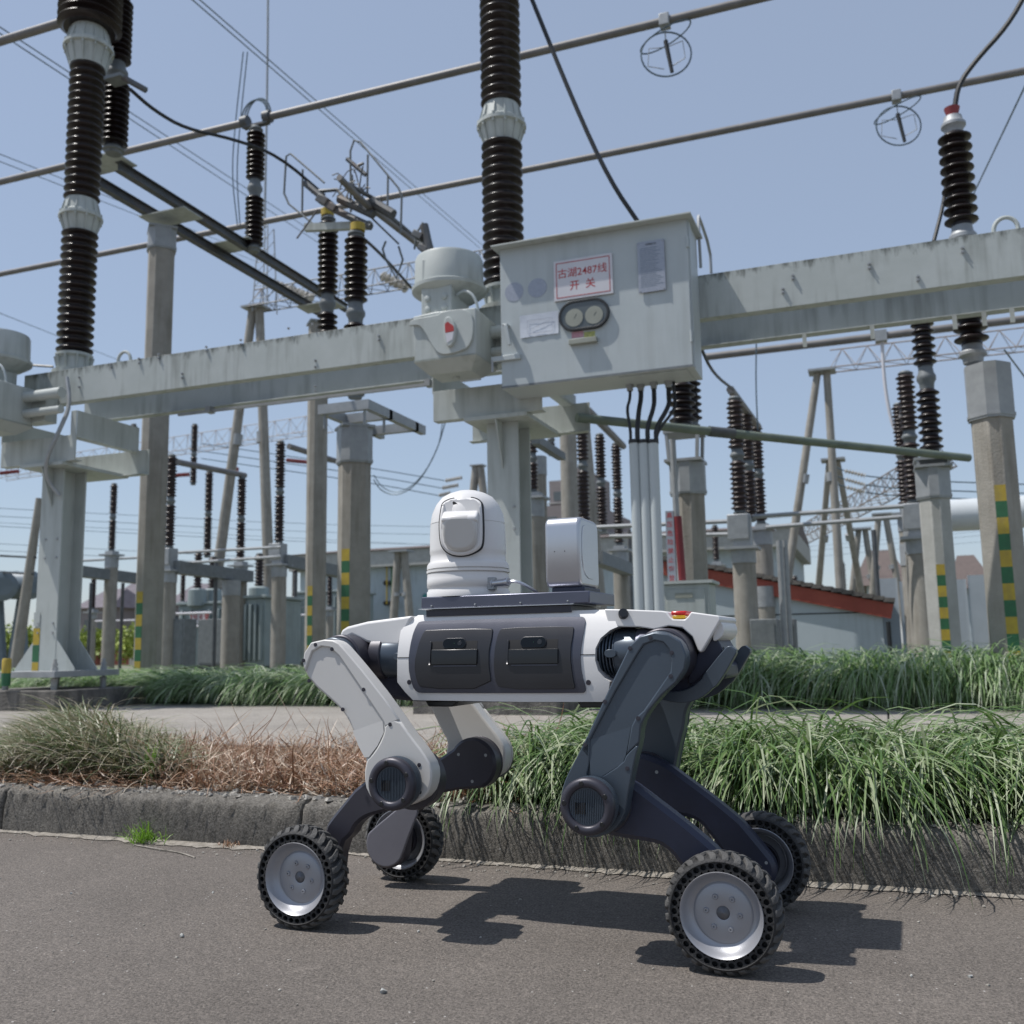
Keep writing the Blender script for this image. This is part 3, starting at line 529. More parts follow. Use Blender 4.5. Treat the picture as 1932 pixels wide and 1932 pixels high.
# bumper handle: a bent bar each side joined across the nose
hp = [Z5(*q, .2) for q in ((960, 860), (1080, 872), (1180, 850), (1260, 790), (1330, 700), (1390, 610), (1445, 535))]
P3 = smooth_poly(hp, 2, False); bump = part_empty('bumper', rob)
for side in (.2, TW-.2):
    b = MB(); sgn = 1 if side < .3 else -1; m = len(P3); V = []; Fq = []
    for i, (u_, w_) in enumerate(P3):
        a = P3[max(0, i-1)]; c = P3[min(m-1, i+1)]; t = Vector((c[0]-a[0], 0, c[1]-a[1])).normalized(); nrm = Vector((-t.z, 0, t.x)); hw_ = .0085+.0085*math.sin(math.pi*min(1, i/(m-1)*1.02))+(.003 if i > m*.5 else 0)
        if i >= m-2: hw_ *= .75
        for (e, f_) in ((-1, -1), (1, -1), (1, 1), (-1, 1)): V.append((u_+nrm.x*hw_*e, side+.014*f_, w_+nrm.z*hw_*e))
    for i in range(m-1):
        for k in range(4): l = (k+1) % 4; Fq.append((i*4+k, i*4+l, i*4+4+l, i*4+4+k))
    Fq += [(0, 1, 2, 3), tuple(4*(m-1)+k for k in (3, 2, 1, 0))]; b.add(V, Fq).build('bumper_arm', R_TEAL, bump, bevel=.005, seg=3)
e = P3[-1]; MB().b2((e[0]-.055, .214, e[1]-.075), (e[0]-.025, TW-.214, e[1]-.035)).build('bumper_bar', R_NAVY, bump, bevel=.01, seg=3)
# the flanks of the body are gently convex: slice each flank part and lean it in with height
import bmesh
def flank(o):
    if o.type == 'MESH':
        bm = bmesh.new(); bm.from_mesh(o.data)
        for z in [.56+.012*i for i in range(21)]: bmesh.ops.bisect_plane(bm, geom=bm.verts[:]+bm.edges[:]+bm.faces[:], plane_co=(0, 0, z), plane_no=(0, 0, 1))
        for v in bm.verts:
            f_ = 2.3*max(0, v.co.z-.655)**2+1.2*max(0, .635-v.co.z)**2; v.co.y += f_ if v.co.y < TW/2 else -f_
        bm.to_mesh(o.data); bm.free(); o.data.polygons.foreach_set('use_smooth', [True]*len(o.data.polygons)); o.data.set_sharp_from_angle(angle=math.radians(35))
done = set()
def walk(o):
    if o.type == 'MESH' and o.data.name not in done: done.add(o.data.name); flank(o)
    for ch in o.children: walk(ch)
bpy.context.view_layer.update()
for o in [body]:
    flank(o); done.add(o.data.name)
    for ch in o.children:
        if ch.name.split('.')[0] in ('front_cover', 'rear_cover', 'shell_seam', 'screw_heads', 'side_panel', 'drawer'): walk(ch)
# top details: knob, beacon
c = Z5(686, 315, .19); d_ = MB().lathe([(-.012, .010), (-.006, .0135), (.018, .0125), (.022, .011), (.022, .0001)], (c[0], .20, c[1]), (.25, -1, .3), 24).build('antenna_knob', R_BLK, rob)
c0 = Z5(1016, 342, .2); c1 = Z5(1118, 284, .2)
b = MB().b2((c0[0], .2, c0[1]+.009), (c1[0], .3, c1[1])).build('beacon', R_LGT, rob, bevel=.004); MB().b2((c0[0]+.004, .199, c0[1]+.001), (c1[0]-.003, .3, c0[1]+.0085)).build('amber_band', R_AMB, b, bevel=.001)
# mounting plate
z0, z1 = .797, .838; mp = MB().b2((.262, .195, .806), (.742, TW-.195, z1)).build('mounting_plate', R_PLT, rob, bevel=.003)
MB().b2((.256, .19, .8045), (.70, TW-.19, .8065)).build('rail_lip', R_SIL, mp); MB().b2((.275, .2, .785), (.69, TW-.2, .803)).build('spacer', R_CHAR, mp)
b = MB()
for x, y in ((135, 1232), (537, 1220), (958, 1203), (1396, 1185)):
    c = Z7(x, y, .195); b.lathe([(0, .0026), (-.003, .0022), (-.0035, .001)], (c[0], .195, .813), (0, 1, 0), 12)
b.build('screw_heads', M_STEEL, mp)
# pan-tilt camera dome
DC = (.352, .3075); DZ = z1; Rr = .1155
tur = MB().lathe([(0, Rr), (.016, Rr), (.019, Rr-.003), (.026, Rr-.003), (.029, Rr), (.050, Rr), (.052, Rr-.001), (.064, Rr-.001), (.0645, Rr-.006), (.068, Rr-.006), (.0685, Rr+.001), (.0745, Rr+.001), (.075, Rr-.005), (.078, Rr-.005), (.0785, Rr), (.090, Rr-.001), (.096, Rr-.005), (.1, Rr-.009), (.118, Rr-.0105), (.124, Rr-.0085), (.132, Rr-.0085)], (DC[0], DC[1], DZ), (0, 0, 1), 72, False).build('camera_dome', R_WHT, rob, ang=50)
prof_ = [(.13, .107), (.17, .1065), (.204, .105), (.2045, .1035), (.206, .1035), (.2065, .105), (.235, .100), (.262, .088), (.282, .072), (.293, .052), (.301, .028), (.303, .0001)]
MB().lathe(prof_, (DC[0], DC[1], DZ), (0, 0, 1), 72, False).build('dome_head', R_WHT, tur, ang=60)
va_ = Vector((.27, -1, 0)).normalized(); Rv = Matrix.Rotation(math.atan2(va_.y, va_.x)+math.pi/2, 3, 'Z')
def loc(x, y, z): q = Rv @ Vector((x, y, z)); return (DC[0]+q.x, DC[1]+q.y, DZ+q.z)     # y = -r towards the viewer
pf = [(-.055, .245), (-.060, .20), (-.058, .15), (-.05, .128), (-.03, .112), (-.005, .107), (.02, .109), (.045, .12), (.058, .133), (.060, .18), (.058, .235), (.053, .258), (.025, .272), (-.025, .272), (-.05, .26)]
P = smooth_poly(pf, 2)
def rim_strip(name, P, y0, y1, m, par, bevel, sc=1.0):
    cx = sum(p[0] for p in P)/len(P); cz = sum(p[1] for p in P)/len(P); Q_ = [(cx+(x-cx)*sc, cz+(z-cz)*sc) for x, z in P]
    b = MB(); n = len(Q_); V = [loc(x, y0+.18*max(0, z-.2)+.9*max(0, z-.25), z) for x, z in Q_]+[loc(x, y1, z) for x, z in Q_]; b.add(V, [tuple(reversed(range(n))), tuple(range(n, 2*n))]+[(i, (i+1) % n, n+(i+1) % n, n+i) for i in range(n)]); return b.build(name, m, par, bevel=bevel)
rim_strip('eye_gap', P, -.1095, -.05, R_HOLE, tur, .0, 1.035); eye = rim_strip('eye_housing', P, -.115, -.05, R_WHT, tur, .006)
pv = smooth_poly([(-.046, .215), (-.048, .17), (-.042, .135), (-.02, .118), (.02, .118), (.044, .135), (.048, .17), (.046, .215)], 1); b = MB(); n = len(pv); lw = lambda z: -.121-.018*math.sin(min(1, max(0, (z-.118)/.1))*1.5)
b.add([loc(x, lw(z)-.004, z) for x, z in pv]+[loc(x, -.1, z) for x, z in pv], [tuple(range(n))]+[(i, (i+1) % n, n+(i+1) % n, n+i) for i in range(n)]); b.build('lens_cover', R_LEG, eye, bevel=.011, seg=4)
b = MB(); b.prism([loc(-.049, -.100, .19), loc(-.049, -.142, .197), loc(-.049, -.142, .210), loc(-.049, -.106, .232)], Vector(loc(.049, 0, 0))-Vector(loc(-.049, 0, 0))); b.build('visor', R_WHT, eye, bevel=.006, seg=4)
q = Vector((1, -.62, 0)).normalized(); c = Vector((DC[0], DC[1], DZ+.032))+q*(Rr-.003); plug = MB().cyl(c, c+q*.014, .012).cyl(c+q*.012, c+Vector((.058, -.02, .002)), .0095).cyl(c+Vector((.05, -.018, .002)), c+Vector((.060, -.021, .002)), .011).build('cable_plug', R_SIL, tur, bevel=.001)
MB().box(c+q*.003, (.022, .022, .034)).build('socket', M_STEEL, plug, bevel=.002)
c2 = c+Vector((.058, -.02, .002)); MB().tube(smooth_poly([tuple(c2), tuple(c2+Vector((.03, -.005, 0))), tuple(c2+Vector((.06, .02, -.02))), tuple(c2+Vector((.07, .05, -.034)))], 2, False), .0045).build('cable', R_SIL, plug)
# silver box antenna
lb = [(.600, .85), (.594, .875), (.590, .90), (.590, 1.0), (.596, 1.022), (.610, 1.032), (.700, 1.032), (.700, .845), (.612, .845)]
V = []; b = MB(); g = [(.0, .0), (.0, .0)]
A = smooth_poly([(.598, .852), (.590, .885), (.589, 1.0), (.597, 1.026), (.615, 1.033), (.669, 1.034), (.672, .850), (.62, .845)], 0)
prof_b = [(.225, .868), (.225, 1.010), (.2275, 1.021), (.234, 1.030), (.243, 1.035), (.253, 1.036), (.362, 1.036), (.372, 1.034), (.381, 1.029), (.388, 1.020), (.39, 1.010), (.39, .868), (.38, .852), (.235, .852)]
# section in (v, w) pushed along u
bx = MB().prism([(.612, v_, w_) for v_, w_ in prof_b], (.098, 0, 0)).build('antenna_box', R_SIL, rob, bevel=.009, seg=4)
MB().prism([(.7095, v_, w_) for v_, w_ in smooth_poly([(.24, .875), (.24, 1.0), (.262, 1.018), (.353, 1.018), (.375, 1.0), (.375, .875)], 2)], (.002, 0, 0)).build('speaker_grille', R_SIL, bx, bevel=.0008)
MB().b2((.625, .238, .836), (.715, .378, .852)).build('box_foot', R_NAVY, bx, bevel=.003)
b = MB()
for x in (.64, .668): b.lathe([(0, .0014), (.001, .0014)], (x, .2243, .945), (0, 1, 0), 8)
b.build('pin_holes', R_HOLE, bx)
# ------------------------------------------------------------------ substation helpers
def V3(px, py, **k): return Vector(tuple(at(px, py, **k)))
def ins_geo(parent, z0, z1, r, units=2, pitch=.09, flange=.28, fm=None, core=.66, n=26, fr=.82, end=.1, m=None, top=True, dx=0, dy=0):
    """stack of ribbed porcelain units with metal flanges between, local to parent"""
    fm = fm or M_FLG; m = m or M_POR; Lh = (z1-z0-2*end-(units-1)*flange)/units; z = z0
    def fl(z, h, rr):
        b = MB(); k = h*.5
        b.lathe([(0, rr*.72), (k*.55, rr*.78), (k*.85, rr), (k*1.15, rr), (k*1.45, rr*.8), (h, rr*.72)], (dx, dy, z), (0, 0, 1), 22); b.build('flange', fm, parent)
    fl(z, end, r*fr*.95); z += end
    for u in range(units):
        c = max(2, int(round(Lh/pitch))); p = Lh/c; pr = []
        for i in range(c):
            zz = i*p; rr = r*(1 if i % 2 == 0 or pitch > .07 else .9); pr += [(zz, r*core), (zz+p*.30, r*core), (zz+p*.42, rr*.93), (zz+p*.5, rr), (zz+p*.60, rr*.985), (zz+p*.86, r*(core+.06))]
        pr.append((Lh, r*core)); MB().lathe(pr, (dx, dy, z), (0, 0, 1), n).build('porcelain_unit', m, parent, ang=70); z += Lh
        if u < units-1:
            fl(z, flange, r*fr); z += flange
    fl(z, end, r*fr*.9)
def post(px, yt, yb, Y, r, label, units=2, group='post insulators', name='post_insulator', ym=None, **k):
    pm = at(px, ym or (yt+yb)/2, y=Y); z1 = at(px, yt, y=Y)[2]; z0 = at(px, yb, y=Y)[2]
    t = thing(name, label, 'insulator', (pm[0], Y, z0), group); ins_geo(t, 0, z1-z0, r, units, **k); return t, pm[0], z0, z1
def chamf(wd, c): h = wd/2; return [(-h+c, -h), (h-c, -h), (h, -h+c), (h, h-c), (h-c, h), (-h+c, h), (-h, h-c), (-h, -h+c)]
def cpole(px, ym, yt, Y, wd, label, marks=None, sleeve=.45, m=None, group='concrete equipment poles', c=.088, cap=True, off=0):
    X = at(px, ym, y=Y)[0]; zt = at(px, yt, y=Y)[2]; t = thing('concrete_pole', label, 'pole', (X, Y, .13), group, rz=-math.pi/4); H = zt-.13
    P = chamf(wd, c*wd/.37); MB().prism([(x, y, 0) for x, y in P], (0, 0, H-sleeve*.9)).build('shaft', m or M_CONC, t, ang=20, bevel=.012)
    if sleeve:
        P2 = chamf(wd+.03, c*wd/.37); b = MB().prism([(x, y, H-sleeve) for x, y in P2], (0, 0, sleeve)); b.prism([(x*1.04, y*1.04, H-sleeve+.02) for x, y in P2], (0, 0, .03)); b.build('steel_sleeve', M_STEEL, t, ang=20)
    if cap: MB().b2((-wd*.56, -wd*.56, H), (wd*.56, wd*.56, H+.03)).build('cap_plate', M_STEEL, t)
    if marks:                                # painted warning bands down the chamfered corner
        zt_, zb_, h = marks; z = zt_-.13; cc = c*wd/.37; h2 = wd/2; k = 0
        A = Vector((h2-cc, -h2, 0)); B = Vector((h2, -h2+cc, 0)); d = (B-A); nn = Vector((1, -1, 0)).normalized()
        while z > zb_-.13:
            a = A+d*.06+nn*.002; e = B-d*.06+nn*.002
            MB().prism([(a.x, a.y, z-h), (e.x, e.y, z-h), (e.x, e.y, z), (a.x, a.y, z)], nn*.002).build('warning_band', M_YEL if k % 2 == 0 else M_GRN, t); z -= h; k += 1
    return t, X, zt
def rpole(p, q, r0, r1, name, label, cat='pole', group=None, m=None, par=None, n=14):
    b = MB().cyl(p, q, r0, r1, n); o = b.build(name, m or M_CONC, par); return o if par else tag(o, label, cat, group)
def wire(pts, r, label, m=None, cat='wire', name='overhead_wire', group=None, n=5, it=2):
    P = smooth_poly([tuple(p) for p in pts], it, False) if len(pts) > 2 and it else pts
    return tag(MB().tube(P, r, n).build(name, m or M_WIRE), label, cat, group)
# ------------------------------------------------------------------ the breaker gantry
YF, YR = 8.0, 8.88
LCX, CCX, CY = -8.33, -3.09, 8.2
bm_ = thing('support_beam', 'long pale grey double channel beam carrying the circuit breaker, streaked with mould', 'beam', (0, YF, 3.43))
def channel(Yw, inward, name):
    b = MB(); h = .38; t_ = .012; fl = .11*inward; x0, x1 = -8.78, 4.5
    b.b2((x0, Yw-YF, 0), (x1, Yw-YF+t_*inward, h)); b.b2((x0, Yw-YF+t_*inward, 0), (x1, Yw-YF+fl, t_)); b.b2((x0, Yw-YF+t_*inward, h-t_), (x1, Yw-YF+fl, h)); return b.build(name, M_BCH, bm_, bevel=.003)
channel(YF, 1, 'front_channel'); channel(YR+.02, -1, 'rear_channel')
for px, pys in ((126, (712, 726, 738)), (150, (712, 730)), (1496, (520, 526)), (1640, (498, 506)), (1477, (545, 552)), (1732, (522, 529)), (1816, (468, 476)), (545, (620,)), (590, (612,)), (390, (655, 662)), (595, (680, 692)), (715, (634, 641)), (455, (642, 650)), (300, (669, 676)), (263, (677, 685)), (344, (705, 713)), (595, (729, 737)), (210, (687, 693))):
    for py in pys:
        c = at(px, py, y=YF-.002); b = MB(); b.lathe([(0, .013), (-.012, .013)], (c[0], -.002, c[2]-3.43), (0, 1, 0), 6); b.lathe([(-.012, .007), (-.022, .007)], (c[0], -.002, c[2]-3.43), (0, 1, 0), 8); b.build('bolt', M_STEEL, bm_)
for px in (234, 1897):
    c = at(px, 690 if px < 900 else 425, y=YF+.05); MB().tube([(c[0]-.085*math.cos(a), .05, .38+.02+.1*math.sin(a)) for a in [i*math.pi/12-.25 for i in range(13+2)]], .017, 8).build('lifting_eye', M_BEAM, bm_)
for px in (1512, 1640, 1796, 1852, 1905):
    X_ = at(px, 600, y=YR-.1)[0]; MB().b2((X_, YR-YF-.13, -.13), (X_+.035, YR-YF-.12, .0)).build('hanging_tab', M_BEAM, bm_)
b = MB(); b.bar((-7.3, YR-YF-.1, -.045), (-3.6, YR-YF-.1, -.045), .03, .03); b.build('conduit', M_STEEL, bm_)
for X_ in (-6.9, -4.2): MB().b2((X_, YR-YF-.15, -.07), (X_+.06, YR-YF-.05, .0)).build('conduit_clamp', M_STEEL, bm_)
def column(X, label, left):
    t = thing('support_column', label, 'column', (X, CY, .13), 'steel columns under the breaker beam'); z0 = .52-.13; zt = 2.72-.13
    b = MB(); hw = .15
    b.b2((-hw, -.165, z0+.03), (hw, -.145, zt)); b.b2((-hw, .145, z0+.03), (hw, .165, zt)); b.b2((-.007, -.145, z0+.03), (.007, .145, zt)); b.build('h_section', M_BEAM, t, bevel=.002)
    for sx in (-1, 1):
        for y in (-.155, .155): MB().prism([(sx*hw, y-.006, z0+.03), (sx*(hw+.26), y-.006, z0+.03), (sx*(hw+.26), y-.006, z0+.05), (sx*hw, y-.006, z0+.36)], (0, .012, 0)).build('gusset', M_BEAM, t)
    MB().b2((-.44, -.45, z0-.035), (.44, .46, z0+.03)).build('base_plate', M_STEEL, t, bevel=.003)
    for sx in (-.33, .33):
        for sy in (-.34, .34):
            b = MB().cyl((sx, sy, .1), (sx, sy, z0+.15), .018, None, 10); b.lathe([(0, .035), (.04, .035)], (sx, sy, z0+.03), (0, 0, 1), 6); b.lathe([(.0, .03), (.03, .03)], (sx, sy, z0+.08), (0, 0, 1), 6); b.lathe([(0, .04), (.03, .04)], (sx, sy, z0-.075), (0, 0, 1), 6); b.lathe([(0, .03), (.09, .036)], (sx, sy, .23), (0, 0, 1), 10); b.build('anchor_bolt', M_CONG if sy < 0 else M_STEEL, t)
    for zb in (.92, .82):
        for sx in (-.1, .1): MB().lathe([(0, .012), (-.012, .012)], (sx, -.165, zb), (0, 1, 0), 6).build('bolt', M_STEEL, t)
    for sx in (-.06, .1):
        for zb in (1.82, 1.62): MB().lathe([(0, .013), (-.01, .013)], (sx, -.165, zb), (0, 1, 0), 6).build('bolt', M_STEEL, t)
    # head bracket: crossed channels
    br = part_empty('head_bracket', t); br.location = (0, 0, -.13)
    for nm, lo, hi in (('front_plate', (-.62, -.30, 2.76), (.43, -.29, 3.04)), ('front_flange', (-.62, -.29, 2.76), (.43, -.2, 2.77)), ('rear_plate', (-.62, .62, 2.74), (.6, .63, 3.03)), ('rear_flange', (-.62, .53, 2.73), (.6, .62, 2.742)), ('side_plate', (.43, -.30, 3.02), (.44, .63, 3.30)), ('side_plate', (-.63, -.30, 3.02), (-.62, .63, 3.30)), ('end_post', (.36, -.31, 2.76), (.43, -.3, 3.30)), ('saddle', (-.3, -.34, 2.72), (.3, .64, 2.757)), ('side_flange', (.33, -.29, 3.01), (.43, .62, 3.02))):
        MB().b2(lo, hi).build(nm, M_BEAM, br, bevel=.002)
    for sx in (0,): MB().prism([(-.006, -.167, 2.718), (-.006, -.33, 2.718), (-.006, -.167, 2.3)], (.012, 0, 0)).build('stiffener', M_BEAM, br)
    if left:
        for k, (zt_, m) in enumerate(((.87, M_YEL), (.69, M_GRN), (.51, M_YEL))):
            MB().b2((-.165, -.1685, zt_-.175 if k < 2 else .422), (-.075, -.1665, zt_)).build('warning_band', m, t)
        MB().b2((-.165, -.172, .89), (-.08, -.17, 1.04)).build('tag_plate', M_BEAM, t)
    return t
column(LCX, 'left grey steel column with a yellow and green striped foot', True)
column(CCX, 'grey steel column rising behind the robot camera dome', False)
for X, lab in ((-8.33, 'weathered concrete plinth below the striped column on the left'), (CCX, 'concrete plinth mostly hidden behind the robot legs')):
    t = thing('concrete_plinth', lab, 'plinth', (X, 8.2, .13), 'concrete plinths of the breaker columns'); MB().b2((-.7, -.58, 0), (.6, .72, .23)).build('block', M_PLIN, t, bevel=.012)
hp_ = [V3(126, 712, y=7.93), V3(133, 765, y=7.9), V3(112, 812, y=7.8), V3(86, 868, y=7.8), V3(88, 905, y=7.9), V3(112, 935, y=8.0)]
wire(hp_, .022, 'bent grey conduit running down from the beam to the left column', M_STEEL, 'pipe', 'conduit_pipe', n=8)
t = thing('bollard', 'yellow and green pipe end beside the left column foot', 'post', tuple(V3(10, 1300, y=7.6)))
for k, m in enumerate((M_GRN, M_YEL)): MB().lathe([(0, .045), (.13, .045)]+([(.15, .035)] if k else []), (0, 0, .03+k*.13), (0, 0, 1), 14).build('painted_band', m, t)
# breaker poles (insulator columns + drive heads)
def breaker(X, label, last):
    t = thing('breaker_pole', label, 'circuit breaker', (X, 8.3, 3.83), 'poles of the circuit breaker')
    b = MB(); b.lathe([(0, .23), (.05, .23), (.06, .17), (.2, .165), (.22, .2), (.25, .2)], (0, 0, 0), (0, 0, 1), 28)
    for k in range(10): g = 2*math.pi*k/10; b.bar((math.cos(g)*.16, math.sin(g)*.16, .06), (math.cos(g)*.2, math.sin(g)*.2, .22), .02, .03)
    b.build('base_flange', M_BEAM, t)
    def unit(z0, z1, r, core=.72):
        c = int(round((z1-z0)/.094)); p = (z1-z0)/c; pr = []
        for i in range(c): zz = z0+i*p; pr += [(zz, r*core), (zz+p*.22, r*(core+.03)), (zz+p*.40, r*.93), (zz+p*.54, r), (zz+p*.66, r*.985), (zz+p*.9, r*(core+.05))]
        pr.append((z1, r*core)); MB().lathe(pr, (0, 0, 0), (0, 0, 1), 40).build('porcelain_unit', M_POR, t, ang=70)
    def fl(z0, z1, r):
        b = MB(); h = z1-z0; b.lathe([(z0, r*.74), (z0+h*.08, r*.76), (z0+h*.42, r*.92), (z0+h*.44, r*1.05), (z0+h*.50, r*1.05), (z0+h*.52, r*.99), (z0+h*.56, r*.99), (z0+h*.62, r*.86), (z0+h*.95, r*.76), (z1, r*.74)], (0, 0, 0), (0, 0, 1), 32)
        for k in range(12):
            g = 2*math.pi*k/12; c, s_ = math.cos(g), math.sin(g); b.bar((c*r*.74, s_*r*.74, z0+h*.04), (c*r*.98, s_*r*.98, z0+h*.43), .012, .02); b.bar((c*r*.78, s_*r*.78, z0+h*.9), (c*r*.93, s_*r*.93, z0+h*.56), .012, .02); b.cyl((c*r*.97, s_*r*.97, z0+h*.36), (c*r*.97, s_*r*.97, z0+h*.6), .014, None, 6)
        b.build('mid_flange', M_BEAM, t)
    unit(.25, 1.72, .2); fl(1.70, 2.10, .23); unit(2.08, 3.78, .2); fl(3.76, 4.26, .27)
    if last: unit(4.24, 5.1, .36, .8)
    else: unit(4.24, 5.6, .2)
    # drive head in front of the beam: drum, neck, casting
    hx = -.31; y0 = -.91
    q = part_empty('drive_head', t); q.location.x = -.17 if last else 0; zb = -3.83
    b = MB(); zl, zh = 3.88+zb, 4.20+zb; b.lathe([(zl-.10, .15), (zl-.07, .23), (zl-.02, .31), (zl+.0, .335), (zl+.03, .338), (zl+.045, .312), (zh-.03, .306), (zh-.005, .295), (zh+.01, .24), (zh+.012, .001)], (hx, y0+.33, 0), (0, 0, 1), 48); b.build('drum', M_BEAM, q, ang=40)
    MB().b2((hx-.13, y0+.04, zl-.0), (hx-.08, y0+.09, zl+.23)).build('drum_strap', M_BEAM, q, bevel=.004)
    MB().b2((hx-.15, y0+.06, 3.56+zb), (hx+.14, y0+.46, zl-.03)).build('neck', M_BEAM, q, bevel=.01)
    for dx in (-.08, .08):
        for dz in (.06, .16): MB().lathe([(0, .028), (-.016, .026), (-.02, .015), (-.02, .0001)], (hx-.005+dx, y0+.06, 3.59+zb+dz), (0, 1, 0), 14).build('cap_bolt', M_BEAM, q)
    x0, x1, za, zc2 = hx-.18, hx+.41, 3.16+zb, 3.57+zb
    ya = y0-.04; MB().prism([(x0, ya, zc2), (x0+.01, ya, za+.0), (x1, ya, za), (x1, ya, zc2), (x0+.2, ya, zc2+.015)], (0, .5, 0)).build('casting', M_BEAM, q, bevel=.012)
    b = MB(); V = [(x0+.0, y0-.05, za-.002), (x1+.01, y0-.05, za-.002), (x1+.01, y0+.47, za-.002), (x0+.0, y0+.47, za-.002), (x0+.1, y0+.08, za-.1), (x1-.1, y0+.08, za-.1), (x1-.1, y0+.34, za-.1), (x0+.1, y0+.34, za-.1)]
    b.add(V, [(0, 1, 5, 4), (1, 2, 6, 5), (2, 3, 7, 6), (3, 0, 4, 7), (4, 5, 6, 7), (0, 3, 2, 1)]); b.build('drip_pan', M_BEAM, q, bevel=.006)
    MB().lathe([(0, .03), (-.02, .028)], ((x0+x1)/2, y0+.21, za-.10), (0, 0, 1), 12).build('drain_plug', M_BEAM, q)
    pf_ = smooth_poly([(x0-.03, zc2-.09), (x0+.06, zc2-.085), (x0+.12, zc2-.15), (x0+.2, zc2-.31), (x0+.27, zc2-.385), (x0+.4, zc2-.385), (x1-.02, zc2-.34), (x1-.01, zc2-.01), (x0+.28, zc2+.0), (x0+.26, zc2-.03), (x0+.02, zc2-.03), (x0-.03, zc2-.06)], 2)
    MB().prism([(a_, y0-.065, c_) for a_, c_ in pf_], (0, .03, 0)).build('raised_cover', M_BEAM, q, bevel=.008)
    gl = part_empty('position_indicator', q); gx, gz = x0+.37, zc2-.19
    pg = smooth_poly([(gx-.05, gz+.1), (gx-.015, gz+.13), (gx+.02, gz+.1), (gx+.055, gz+.04), (gx+.06, gz-.05), (gx+.02, gz-.14), (gx-.03, gz-.14), (gx-.055, gz-.05)], 2)
    MB().prism([(a_, y0-.1, c_) for a_, c_ in pg], (0, .04, 0)).build('hood', M_BEAM, gl, bevel=.008)
    MB().prism([(a_, y0-.104, c_) for a_, c_ in [(gx-.04, gz+.06), (gx-.012, gz+.075), (gx+.04, gz+.03), (gx+.042, gz-.015), (gx-.035, gz-.02)]], (0, .006, 0)).build('red_window', M_RED, gl)
    MB().prism([(a_, y0-.103, c_) for a_, c_ in [(gx-.036, gz-.024), (gx+.042, gz-.02), (gx+.03, gz-.085), (gx-.02, gz-.11)]], (0, .005, 0)).build('clear_window', M_SIGN, gl)
    MB().cyl((x1, y0+.34, 3.46+zb), (x1+.5, y0+.34, 3.46+zb), .06, None, 18).cyl((x1, y0+.34, 3.28+zb), (x1+.5, y0+.34, 3.28+zb), .045, None, 18).b2((x1-.1, y0+.42, 3.2+zb), (x1+.2, -.33, 3.55+zb)).build('link_housing', M_BEAM, q)
    MB().tube(smooth_poly([(hx+.15, y0+.15, 3.78+zb), (hx+.26, y0+.1, 3.8+zb), (hx+.36, y0+.1, 3.7+zb), (hx+.38, y0+.12, 3.5+zb)], 2, False), .013, 7).build('gas_hose', M_PNT, q)
    return t
breaker(-3.15, 'tall brown ribbed breaker column standing behind the control cabinet', False)
breaker(-8.38, 'tall brown ribbed breaker column on the left end of the beam', True)
# ------------------------------------------------------------------ control cabinet
YC = 7.5; a = at(942, 475, y=YC); c = at(1296, 412, y=YC); e = at(942, 735, y=YC); x0, x1, z0, z1 = a[0], c[0], e[2]+.005, a[2]+.02
cb = thing('control_cabinet', 'large pale grey control cabinet with red lettered sign and oval gauge window', 'cabinet', (x0, YC, z0)); W_, H_, D_ = x1-x0, z1-z0, .43
def cp(px, py, dy=0): q = at(px, py, y=YC+dy); return q[0]-x0, q[2]-z0
MB().b2((0, .012, 0), (W_, D_, H_)).build('housing', M_PNT, cb, bevel=.006); MB().b2((.005, 0, .012), (W_-.005, .01, H_-.004)).build('door', M_PNT, cb, bevel=.003)
MB().prism([(-.045, -.095, H_-.008), (-.045, -.095, H_+.006), (-.045, D_+.05, H_+.03), (-.045, D_+.05, H_+.005)], (W_+.09, 0, 0)).build('roof', M_BEAM, cb, bevel=.002)
MB().b2((W_+.001, .02, .0), (W_+.012, .05, H_-.03)).build('side_rib', M_PNT, cb); MB().b2((W_*.62, .05, -.008), (W_-.06, D_-.05, -.001)).build('gland_plate', M_PNT, cb, bevel=.002)
def quadplate(nm, p, dy, th, m, par, bevel=.001):   # p: left x, right x, bottom z, top z
    return MB().b2((p[0], dy-th, p[2]), (p[1], dy, p[3])).build(nm, m, par, bevel=bevel)
M0 = lambda x, y: (1040*.8944+x*.21296, 440*.8944+y*.21296)
def rect(xa, ya, xb, yb): u0 = cp(*M0(xa, ya)); u1 = cp(*M0(xb, yb)); return [u0[0], u1[0], u1[1], u0[1]]
r = rect(540, 470, 1070, 750); cx = cp(*M0(805, 615)); r[2] = cx[1]-.175; r[3] = cx[1]+.175
sg = quadplate('warning_sign', r, -.001, .018, M_SIGN, cb, .003)
def frame(nm, r, ins, t_, dy, m, par): 
    o = part = None
    for k, (lo, hi) in enumerate((((r[0]+ins, r[2]+ins), (r[1]-ins, r[2]+ins+t_)), ((r[0]+ins, r[3]-ins-t_), (r[1]-ins, r[3]-ins)), ((r[0]+ins, r[2]+ins+t_), (r[0]+ins+t_, r[3]-ins-t_)), ((r[1]-ins-t_, r[2]+ins+t_), (r[1]-ins, r[3]-ins-t_)))):
        MB().b2((lo[0], dy-.0015, lo[1]), (hi[0], dy, hi[1])).build(nm, m, par)
frame('sign_border', r, .022, .006, -.0192, M_RED, sg)
rx = (math.pi/2, 0, 0); mx_ = (r[0]+r[1])/2; mz = (r[2]+r[3])/2
text('sign_lettering', '古湖2487线', M_RED, .088, (mx_-.005, -.0195, mz+.052), rx, sg, sx=.98, ext=.0006); text('sign_lettering', '开  关', M_RED, .088, (mx_-.005, -.0195, mz-.062), rx, sg, ext=.0006)
